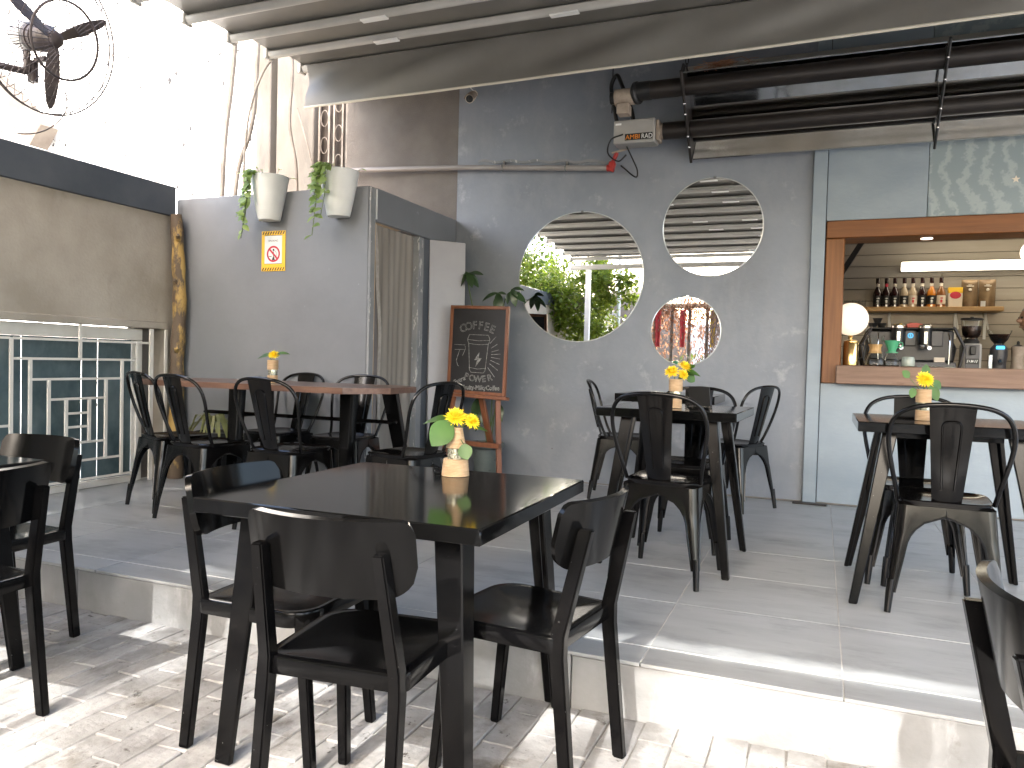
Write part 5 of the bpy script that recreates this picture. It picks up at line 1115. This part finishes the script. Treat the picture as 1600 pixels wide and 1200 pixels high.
put('carton', MB().b2((-0.060, -0.03, 0), (0.060, 0.03, 0.135), 0.002), 'label_cream', tb); put('top_band', MB().b2((-0.0605, -0.0305, 0.136), (0.0605, 0.0305, 0.19), 0.002), 'yellow', tb)
put('badge', MB().lathe([(1e-4, 0), (0.047, 0)], 24, (0, -0.0315, 0.115), Matrix.Rotation(rad(90), 3, 'X') @ Matrix.Diagonal(Vector((1, .72, 1))), cap=False), 'sign_red', tb)
for x, lab in ((1.292, 'bronze foil coffee bag standing beside the tea box'), (1.437, 'bronze foil coffee bag at the right end of the shelf')):
    t = thing('coffee_bag', lab, 'bag', (x, SY, 1.5985), 0, 'bronze coffee bags')
    put('pouch', MB().grid(lambda u, v: (-0.070 + 0.14 * u, -0.042 * math.sin(PI * u) ** .6 * (1 - v) ** .5 - 0.004, 0.001 + 0.262 * v), 12, 12).grid(lambda u, v: (-0.070 + 0.14 * u, 0.03 * math.sin(PI * u) ** .6 * (1 - v) ** .5 - 0.002, 0.001 + 0.262 * v), 12, 12), 'bag', t)
    put('print', MB().box((0, -0.033, 0.20), (0.06, 0.002, 0.008)).box((0.0, -0.032, 0.212), (0.03, 0.002, 0.006)).sphere((0, -0.036, 0.165), 0.014, 8, 6, (1, .15, 1)), 'label_cream', t)
tag(put('price_card', MB().b2((1.37, BK - 0.25, 1.599), (1.41, BK - 0.247, 1.65)), 'offwhite'), 'small white card leaning on the shelf edge before the bags', 'card')
for x, lab in ((0.300, 'small clear tumbler at the left end of the shelf'), (0.365, 'small clear tumbler next to the first dark bottle')):
    tag(put('tumbler', MB().lathe([(0.020, 0), (0.026, 0.004), (0.031, 0.075), (0.029, 0.075), (0.024, 0.008), (1e-4, 0.007)], 18, (x, SY, 1.5985), cap=False), 'glass'), lab, 'glass', 'tumblers on the shelf')

# on the hatch counter
CY = WALL + 0.10
t = thing('brass_canister', 'brass coffee press with a knob lid at the left of the counter', 'coffee press', (0.196, CY, 1.0035))
put('body', MB().lathe([(0.046, 0.0005), (0.052, 0.004), (0.052, 0.16), (0.048, 0.166)], 26), 'brass', t); put('lid', MB().lathe([(0.050, 0.166), (0.050, 0.176), (0.03, 0.186), (0.006, 0.19), (0.006, 0.20), (0.011, 0.208), (0.006, 0.216)], 22), 'brass', t)
put('handle', MB().tube(smoothpath([(0.05, 0, .15), (.085, 0, .145), (.088, 0, .08), (.05, 0, .04)], 5), .006, 8), 'rubber', t)
t = thing('pour_over_carafe', 'hourglass glass coffee maker with a wooden collar', 'coffee maker', (0.355, CY, 1.0035))
put('glass_body', MB().lathe([(0.062, 0.0005), (0.072, 0.012), (0.072, 0.03), (0.045, 0.085), (0.033, 0.105), (0.033, 0.135), (0.045, 0.165), (0.060, 0.218), (0.058, 0.218), (0.042, 0.165), (0.030, 0.135), (0.030, 0.105), (0.042, 0.085), (0.068, 0.03), (0.066, 0.01), (1e-4, 0.006)], 26, cap=False), 'glass', t)
put('wood_collar', MB().lathe([(0.0455, 0.092), (0.0385, 0.108), (0.0385, 0.135), (0.0475, 0.155), (0.044, 0.155), (0.035, 0.135), (0.035, 0.108), (0.042, 0.092)], 24, cap=False), 'shelf', t)
t = thing('green_dripper', 'mint green pour-over dripper on a glass server', 'dripper', (0.462, CY, 1.0035))
put('server', MB().lathe([(0.045, 0.0005), (0.052, 0.008), (0.046, 0.06), (0.032, 0.085), (0.034, 0.095), (0.031, 0.095), (0.029, 0.085), (0.043, 0.06), (0.048, 0.01), (1e-4, 0.006)], 24, cap=False), 'glass', t)
put('cone', MB().lathe([(0.040, 0.096), (0.040, 0.102), (0.026, 0.104), (0.027, 0.118), (0.052, 0.178), (0.053, 0.183), (0.049, 0.183), (0.024, 0.118)], 26, cap=False), 'green_dripper', t)
put('ear', MB().tube(smoothpath([(.035, 0, .135), (.062, 0, .14), (.066, 0, .165), (.05, 0, .17)], 4), .0045, 8), 'green_dripper', t)
t = thing('glazed_jar', 'small grey-green glazed jar in front of the espresso machine', 'jar', (0.566, CY - 0.01, 1.0035))
put('body', MB().lathe([(0.034, 0.0005), (0.042, 0.006), (0.044, 0.05), (0.038, 0.068), (0.034, 0.07), (0.032, 0.066), (0.036, 0.05)], 26), 'jar', t)
tag(put('spoon_rest', MB().b2((0.62, CY - 0.03, 1.0035), (0.86, CY + 0.05, 1.012), .003), 'steel'), 'flat metal drip tray lying on the hatch counter', 'tray')

# espresso machine on the work counter
MY = 6.52; WT = 0.9455
em = thing('espresso_machine', 'charcoal two-group espresso machine with a blue round display', 'espresso machine', (0, 0, 0))
def ep_(a, b, m, nm='panel', bev=.006, par=None): return put(nm, MB().b2(a, b, bev), m, par or em)
ep_((0.33, MY + 0.08, 1.05), (0.92, MY + 0.44, 1.285), 'machine', 'body', .012)
ep_((0.33, MY - 0.06, WT + 0.02), (0.92, MY + 0.44, 1.045), 'machine_grey', 'drip_tray')
ep_((0.345, MY + 0.0, 1.29), (0.90, MY + 0.42, 1.305), 'rubber', 'top_rail')
ep_((0.585, MY + 0.055, 1.165), (0.665, MY + 0.079, 1.285), 'machine_grey', 'control_panel')
ep_((0.765, MY + 0.055, 1.165), (0.845, MY + 0.079, 1.285), 'machine_grey', 'control_panel')
put('display_ring', MB().tube([Vector((0.625 + .017 * math.cos(a), MY + 0.053, 1.245 + .017 * math.sin(a))) for a in [2 * PI * k / 20 for k in range(20)]], .0028, 6, closed=True).b2((0.622, MY + 0.0515, 1.236), (0.628, MY + 0.0545, 1.254)), 'blue_led', em)
for x in (0.535, 0.718):
    g = put('group_head', MB().cyl((x, MY + 0.0, 1.175), (x, MY + 0.0, 1.305), 0.046, 24), 'rubber', em)
    put('group_cap', MB().lathe([(0.048, 1.300), (0.048, 1.315), (0.036, 1.325), (0.01, 1.327)], 24, (x, MY, 0)), 'chrome', g)
    put('portafilter', MB().lathe([(0.040, 1.145), (0.042, 1.150), (0.042, 1.170), (0.036, 1.174)], 24, (x, MY, 0)).cyl((x, MY - 0.03, 1.160), (x + 0.01, MY - 0.19, 1.145), .014, 10), 'chrome', g)
    put('column_plate', MB().b2((x - 0.011, MY - 0.052, 1.18), (x + 0.011, MY - 0.047, 1.27)), 'chrome', g)
for x, d in ((0.30, 1), (0.955, -1)):
    put('side_frame', MB().tube([(x + d * 0.05, MY - 0.02, 1.30), (x - d * 0.02, MY - 0.02, 1.16), (x + d * 0.02, MY - 0.02, WT + 0.004)], .011, 8).tube([(x + d * 0.05, MY + 0.40, 1.30), (x - d * 0.02, MY + 0.40, 1.16), (x + d * 0.02, MY + 0.40, WT + 0.004)], .011, 8).cyl((x + d * .05, MY - .02, 1.30), (x + d * .05, MY + .4, 1.30), .010, 8), 'heater_dark', em)
put('steam_wand', MB().tube(smoothpath([(0.87, MY - .01, 1.26), (0.872, MY - .06, 1.20), (0.868, MY - .07, 1.03)], 5), .0055, 8).tube(smoothpath([(0.40, MY - .01, 1.26), (0.40, MY - .06, 1.20), (0.40, MY - .07, 1.05)], 5), .0055, 8), 'chrome', em)
put('notice', MB().b2((0.775, MY - 0.0635, 1.045), (0.845, MY - 0.0605, 1.08)), 'label_cream', em, smooth=False)
tag(put('pink_cloth', MB().grid(lambda u, v: (0.60 + .11 * u, MY + .1 + .12 * v, 1.345 - .010 * math.cos(u * 9) * v - .012 * (2 * u - 1) ** 2), 10, 6, .035), 'tape_pink'), 'folded pink cloth lying on top of the espresso machine', 'cloth')
tag(put('yellow_cloth', MB().grid(lambda u, v: (0.505 + .085 * u, MY + .1 + .12 * v, 1.337 + .006 * math.sin(u * 12) - .012 * (2 * u - 1) ** 2), 10, 6, .03), 'yellow_cloth'), 'folded yellow cloth on top of the espresso machine', 'cloth')
cups = MB()
for x, z in ((0.37, 1.306), (0.43, 1.306), (0.40, 1.345)): cups.lathe([(0.018, 0), (0.022, 0.003), (0.036, 0.038), (0.033, 0.038), (0.02, 0.005)], 16, (x, MY + .16, z), cap=False)
tag(put('cup_stack', cups, 'rubber'), 'stack of dark cups on the left top of the espresso machine', 'cups')
t = thing('coffee_grinder', 'silver coffee grinder with tall lidded bean hopper', 'grinder', (1.035, 6.62, WT))
put('body', MB().b2((-0.062, -0.07, 0.001), (0.062, 0.09, 0.245), 0.012), 'grey_box', t); put('front_plate', MB().b2((-0.046, -0.078, 0.03), (0.046, -0.0705, 0.235), .012), 'machine_grey', t)
put('hopper', MB().lathe([(0.040, 0.285), (0.058, 0.31), (0.066, 0.35), (0.070, 0.42), (0.067, 0.42), (0.062, 0.35)], 26, cap=False), 'glass', t)
put('beans', MB().lathe([(0.036, 0.288), (0.055, 0.312), (0.062, 0.35), (0.0635, 0.375), (1e-4, 0.38)], 22), 'beans', t)
put('collar', MB().lathe([(0.054, 0.246), (0.056, 0.26), (0.042, 0.283)], 22), 'rubber', t); put('lid', MB().lathe([(0.074, 0.421), (0.076, 0.428), (0.07, 0.435), (0.012, 0.437), (0.012, 0.446)], 26), 'rubber', t)
put('spout', MB().b2((-0.02, -0.105, 0.16), (0.02, -0.079, 0.225), .006), 'rubber', t)
e = MB().box((0, -0.0795, 0.112), (0.085, 0.002, 0.042)); bd = put('badge', e, 'sign_black', t, smooth=False)
e = MB()
for i, hgt in enumerate((.022, .014, .020, .014, .018, .022)): e.box((-0.030 + i * .012, -0.081, 0.112), (.0045, .0012, hgt), Matrix.Rotation(.25, 3, 'Y'))
put('badge_print', e.sphere((0, -0.081, .112), .007, 8, 6, (1, .1, 1)), 'offwhite', bd)
t = thing('bean_grinder', 'black coffee grinder with a wide open bowl hopper', 'grinder', (1.215, 6.62, WT))
put('body', MB().lathe([(0.052, 0.001), (0.056, 0.02), (0.050, 0.10), (0.058, 0.16), (0.056, 0.215), (0.03, 0.245)], 24), 'machine', t); put('panel', MB().b2((-0.074, -0.06, 0.001), (-0.045, -0.02, 0.165), .004), 'chrome', t)
put('bowl', MB().lathe([(0.030, 0.246), (0.055, 0.275), (0.080, 0.34), (0.082, 0.345), (0.078, 0.345), (0.053, 0.28)], 26, cap=False), 'glass', t); put('beans', MB().lathe([(0.028, 0.25), (0.052, 0.278), (0.068, 0.318), (1e-4, 0.324)], 22), 'beans', t)
put('screen', MB().b2((-0.028, -0.062, 0.205), (0.028, -0.054, 0.23), .003), 'blue_led', t); put('chute', MB().cyl((0, -0.055, 0.12), (0, -0.085, 0.10), .016, 12), 'chrome', t)
t = thing('kettle', 'small grey-brown jug beside the black grinder', 'jug', (1.345, 6.66, WT))
put('body', MB().lathe([(0.05, 0.001), (0.055, 0.006), (0.038, 0.13), (0.045, 0.22), (0.042, 0.23)], 10), 'dusty', t); put('knob', MB().lathe([(.04, .231), (.01, .245), (.01, .262), (.004, .27)], 12), 'rubber', t)
tag(put('blue_lid', MB().lathe([(.05, 0), (.052, .02), (.04, .03)], 20, (0.175, 6.55, 1.2)), 'teal'), 'teal lid behind the brass coffee press', 'lid') if False else None

# the barista, mostly cut by the picture's edge, leaning over the work counter
def skinned(name, joints, edges, m, parent, lv=2):
    me = bpy.data.meshes.new(name); me.from_pydata([j[0] for j in joints], edges, []); o = bpy.data.objects.new(name, me); col.objects.link(o); o.parent = parent
    md = o.modifiers.new('skin', 'SKIN'); md.use_smooth_shade = True
    for i, j in enumerate(joints):
        d = me.skin_vertices[0].data[i]; r = j[1]; d.radius = r if isinstance(r, tuple) else (r, r); d.use_root = (i == 0)
    sb = o.modifiers.new('sub', 'SUBSURF'); sb.levels = lv; sb.render_levels = lv
    me.materials.append(M[m]); return o
ps = thing('person', 'person in grey shirt and dark apron bending over the counter at right', 'person', (0, 0, 0))
px, py = 2.08, 6.98
py = 7.32
J = [((px, py, 0.93), (.15, .12)), ((px - .10, py - .03, 1.10), (.145, .115)), ((px - .25, py - .07, 1.24), (.15, .11)), ((px - .34, py - .10, 1.29), (.09, .08)), ((px - .42, py - .13, 1.335), .052), ((px - .47, py - .15, 1.37), .055),
     ((px - .28, py - .26, 1.26), .062), ((px - .40, py - .40, 1.10), .047), ((px - .52, py - .52, 0.985), .034), ((px - .24, py + .12, 1.24), .062), ((px - .38, py + .13, 1.06), .047), ((px - .52, py - .02, 0.99), .034),
     ((px + .02, py - .09, 0.88), .092), ((px + .0, py - .10, 0.48), .06), ((px + .02, py - .10, 0.08), .042), ((px - .08, py - .12, 0.02), .035), ((px + .02, py + .09, 0.88), .092), ((px + .03, py + .10, 0.48), .06), ((px + .04, py + .10, 0.08), .042), ((px - .06, py + .11, 0.02), .035)]
E_ = [(0, 1), (1, 2), (2, 3), (3, 4), (4, 5), (3, 6), (6, 7), (7, 8), (3, 9), (9, 10), (10, 11), (0, 12), (12, 13), (13, 14), (14, 15), (0, 16), (16, 17), (17, 18), (18, 19)]
skinned('body', J, E_, 'shirt', ps)
hc = Vector((px - .545, py - .18, 1.405))
put('head', MB().sphere(hc, 0.1, 24, 16, (0.95, .78, 1.15)).sphere(hc + Vector((-.098, -.03, -.012)), .018, 8, 6, (1.2, .8, 1)).sphere(hc + Vector((0.0, -.08, -.0)), .022, 8, 6, (.6, .4, 1.3)).sphere(hc + Vector((-.085, -.02, -.06)), .016, 8, 6, (.8, 1.6, .5)), 'skin', ps)
put('hair', MB().sphere(hc + Vector((.022, .006, .022)), 0.111, 24, 14, (0.96, .86, 1.1)), 'hair', ps)
put('eye', MB().sphere(hc + Vector((-.086, -.045, .012)), .009, 8, 6).sphere(hc + Vector((-.09, .012, .012)), .009, 8, 6), 'rubber', ps)
put('apron', MB().grid(lambda u, v: Vector((px - .17 - .14 * (v - .5) - .05 * math.sin(PI * u), py - .20 + .36 * u, 0.55 + .68 * v)), 12, 10, .006), 'dark_cloth', ps)
for s_, (wx, wy) in ((-1, (px - .52, py - .52)), (1, (px - .52, py - .02))):
    hb = [((wx, wy, .985), .026), ((wx - .05, wy - .02, .972), (.034, .018)), ((wx - .085, wy - .03, .966), (.034, .015))]; he = [(0, 1), (1, 2)]
    for k in range(4):
        i0 = len(hb); a = (k - 1.5) * .018
        hb += [((wx - .10, wy - .03 + a, .962), .009), ((wx - .13, wy - .035 + a * 1.1, .956), .0085), ((wx - .15 + abs(k - 1.5) * .006, wy - .038 + a * 1.1, .950), .0075)]; he += [(2, i0), (i0, i0 + 1), (i0 + 1, i0 + 2)]
    i0 = len(hb); hb += [((wx - .05, wy + .03 * s_ - .02, .965), .011), ((wx - .085, wy + .052 * s_ - .02, .958), .009)]; he += [(1, i0), (i0, i0 + 1)]
    skinned('hand', hb, he, 'skin', ps, 1)

# ------------------------------------------------------------------ BEHIND THE CAMERA: the garden side seen in the mirrors
def tree(loc, label, h, crown, nleaf, seed, m, trunk_r=0.09, lsize=0.075, cat='tree', cut=None, group=None):
    t = thing('garden_tree', label, cat, loc, 0, group); rn = random.Random(seed); tr = MB(); lf = MB()
    top = Vector((rn.uniform(-.2, .2), rn.uniform(-.2, .2), h * .62))
    tr.tube(smoothpath([(0, 0, -.02), (rn.uniform(-.1, .1), rn.uniform(-.1, .1), h * .3), top], 5), trunk_r, 10, radii=[trunk_r * (1 - .5 * i / 10) for i in range(11)])
    clumps = []
    for (cx, cy, cz, r) in crown:
        c = Vector((cx, cy, cz)); s0 = Vector((0, 0, min(h * .55, cz * .7))); tr.tube(smoothpath([s0, (s0 + c) / 2 + Vector((rn.uniform(-.15, .15), rn.uniform(-.15, .15), .1)), c], 4), .03, 6, radii=[trunk_r * .45 * (1 - .8 * i / 8) for i in range(9)])
        for q in range(14):
            d = Vector((rn.gauss(0, 1), rn.gauss(0, 1), rn.gauss(0, .8))).normalized() * r * rn.uniform(.45, 1.0); clumps.append((c + d, r * .34)); tr.tube([c, c + d], .008, 4)
    for k in range(nleaf):
        c, r = clumps[rn.randrange(len(clumps))]; p = c + Vector((rn.gauss(0, r * .5), rn.gauss(0, r * .5), rn.gauss(0, r * .5)))
        d = Vector((rn.uniform(-1, 1), rn.uniform(-1, 1), rn.uniform(-1, .4))).normalized(); u = Vector((rn.uniform(-.5, .5), rn.uniform(-.5, .5), 1)); sd = d.cross(u).normalized(); L = lsize * rn.uniform(.6, 1.3)
        lf.add([p, p + d * L * .5 + sd * L * .28, p + d * L, p + d * L * .5 - sd * L * .28], [(0, 1, 2, 3)])
    put('trunk', tr, 'trunk', t); cr = put('crown', lf, m, t, smooth=False)
    return t
G0 = LOW - 0.022
tree((-5.0, -2.7, G0), 'bushy yellow-green tree under the roof edge behind the seats', 3.4, [(-.4, .3, 2.0, .9), (.7, .5, 2.3, .8), (-1.2, -.3, 2.2, 1.0), (.2, -.8, 2.6, .9), (-.5, .2, 2.9, .7), (.9, .2, 1.5, .7), (-.9, .6, 1.3, .8), (1.3, .8, 2.6, .5), (.4, .5, 1.0, .7), (.1, .6, 2.2, .7)], 21000, 31, 'crown_y', .09, .105)
tree((-6.6, -4.6, G0), 'dark green tree further back in the garden', 4.4, [(0, 0, 2.8, 1.3), (1.1, .3, 2.4, 1.0), (-1.1, .2, 2.8, 1.1), (.2, -.4, 3.6, 1.0), (.6, .6, 1.4, 1.0), (1.8, .2, 1.6, .9)], 14000, 32, 'crown', 0.09, .12)
tree((-5.1, -6.4, G0), 'very tall dense tree added behind the bushy one to shade the pillar and booth', 15.5, [(-.9, 0, 6.2, 1.1), (.6, .1, 6.6, 1.0), (1.95, .2, 6.5, .42), (-.2, 0, 8.2, 1.3), (.9, .1, 9.4, 1.2), (1.15, .1, 8.7, .95), (1.5, .1, 9.6, .6), (-.8, 0, 10.0, 1.3), (.3, .1, 11.4, 1.3), (1.0, 0, 12.8, 1.0), (-.7, .1, 13.0, 1.2), (.2, .1, 14.6, 1.1)], 21000, 35, 'crown', 0.17, 0.18)  # added tree, crown clumps placed to keep sun off pillar, booth and log
rq = random.Random(71)
far = [c for c in [(rq.uniform(-2.6, 4.3), rq.uniform(-.5, .5), rq.uniform(10.7, 13.6), rq.uniform(.34, .60)) for k in range(46)] if not (1.72 < c[0] < 2.25 and c[2] > 11.6)]
tree((-1.4, -14.5, G0), 'tall loose tree far back whose leaves dapple the paving', 15.5, far, 7400, 33, 'crown', 0.15, 0.15)
for k, (x, y, hh, lab) in enumerate(((0.2, -6.8, 3.0, 'broad dark garden tree behind the camera, nearest the vine screen'), (2.2, -6.2, 3.2, 'broad dark garden tree in the middle of the row behind the camera'), (4.4, -6.6, 3.1, 'broad dark garden tree at the end of the row behind the camera'))):
    tree((x, y, G0), lab, hh, [(-.6, 0, 1.7, .9), (.6, .1, 1.9, .9), (0, -.2, 2.4, .9), (.1, .3, 1.1, .8), (-.9, .2, .9, .7), (.9, .0, .9, .7)], 7000, 61 + k, 'crown', .1, .08, group='trees behind the camera')
def shrub(loc, label, r, n, seed, m, sz=.11):
    t = thing('garden_shrub', label, 'shrub', loc); rn = random.Random(seed); lf = MB(); st = MB()
    for k in range(n):
        a = rn.uniform(0, 2 * PI); q = r * math.sqrt(rn.random()); p = Vector((q * math.cos(a), q * math.sin(a) * .8, rn.uniform(.05, 1.0) * r * 1.5 * (1 - .4 * (q / r) ** 2)))
        leaf_mb(lf, p, (rn.uniform(-1, 1), rn.uniform(-1, 1), rn.uniform(-.3, .9)), (0, 0, 1), sz * rn.uniform(.7, 1.4), sz * .35, .3, 3)
        if k % 12 == 0: st.tube([(p.x * .2, p.y * .2, 0), p], .006, 4)
    put('stems', st, 'stem', t); put('foliage', lf, m, t, ang=70)
shrub((-3.9, -3.4, G0), 'leafy green shrub behind the seats below the tree', .8, 700, 41, 'crown_y')
shrub((-2.6, -4.6, G0), 'broad shrub of pointed leaves by the white pole', .9, 700, 42, 'crown', .15)
shrub((-2.3, -3.35, G0), 'light green shrub in front of the vine screen', 1.0, 1300, 43, 'crown_y', .09)
tag(put('garden_wall', MB().b2((-12, -13.2, G0), (12, -13, 2.3)), 'white_wall', smooth=False), 'white garden wall at the far end of the courtyard', 'wall')
hd = thing('garden_hedge', 'tall clipped green hedge closing the left of the courtyard', 'hedge', (-7.2, -7.6, G0))
put('hedge_core', MB().b2((-4.0, -.25, 0), (0.9, .25, 2.7), .05), 'trunk', hd)
rn = random.Random(77); lf = MB()
for k in range(3600):
    p = Vector((rn.uniform(-4.05, 1.0), .27 + abs(rn.gauss(0, .06)), rn.uniform(.05, 2.85))); leaf_mb(lf, p, (rn.uniform(-1, 1), rn.uniform(.2, 1), rn.uniform(-1, .6)), (0, .3, 1), .15, .075, .3, 2)
put('foliage', lf, 'crown', hd, smooth=False)
sc_t = thing('vine_screen', 'timber screen covered with dry brown vine behind the seats', 'screen', (-2.3, -3.9, G0))
for x in (-.9, -.55, -.2, .15, .5, .85): put('post', MB().b2((x - .03, -.03, 0), (x + .03, .03, 2.35), .003), 'trunk', sc_t)
put('backing', MB().b2((-1.0, .06, 0), (.95, .075, 1.2)), 'trunk', sc_t, smooth=False)
put('sign_board', MB().b2((-.82, -.05, 1.02), (-.42, -.035, 1.28)), 'green_dripper', sc_t, smooth=False); put('sign_board', MB().b2((-1.0, -.05, 1.0), (-.86, -.035, 1.25)), 'offwhite', sc_t, smooth=False)
put('top_rail', MB().b2((-1.0, -.05, 2.352), (.95, .05, 2.44), .004), 'tan_board', sc_t)
lf = MB(); tw = MB(); rn = random.Random(51)
for k in range(4200):
    p = Vector((rn.uniform(-1.0, 1.0), rn.gauss(0.02, .10), 2.35 + rn.gauss(.08, .22) - .55 * abs(rn.gauss(0, 1)) * (1 if rn.random() < .6 else 0)))
    leaf_mb(lf, p, (rn.uniform(-1, 1), rn.uniform(-1, 1), rn.uniform(-1, .3)), (0, 0, 1), .07, .035, .4, 2)
for k in range(110):
    x = rn.uniform(.25, 1.0); tw.tube(smoothpath([(x, .12, 2.3), (x + rn.uniform(-.3, .3), .16, 1.8), (x + rn.uniform(-.5, .5), .14, 1.2)], 4), .005, 4)
put('dry_vine', lf, 'dry', sc_t, smooth=False); put('twigs', tw, 'dry_twig', sc_t)
for x, m, lab in ((-3.12, 'red_cloth', 'long red cloth hanging at the left of the vine screen'), (-2.62, 'red_cloth', 'long red cloth hanging in the middle of the vine screen'), (-2.02, 'yellow_cloth', 'yellow cloth hanging on the vine screen')):
    tag(put('hanging_cloth', MB().grid(lambda u, v: (x + .13 * (u - .5) * (1 - .3 * v), -3.80 + .02 * math.sin(u * 9), 2.10 - .75 * v), 8, 8, .004), m), lab, 'cloth', 'cloths hung on the vine screen')
tag(put('white_pole', MB().cyl((-3.75, -3.0, G0), (-3.75, -3.0, 3.4), .035, 12), 'white'), 'thin white pole beside the bushy tree', 'pole')
tag(put('rock_mound', MB().sphere((-4.9, -8.9, 1.2), 1.7, 18, 12, (1.0, .8, 1.1)), 'earth'), 'brown earth mound in front of the garden wall', 'mound')
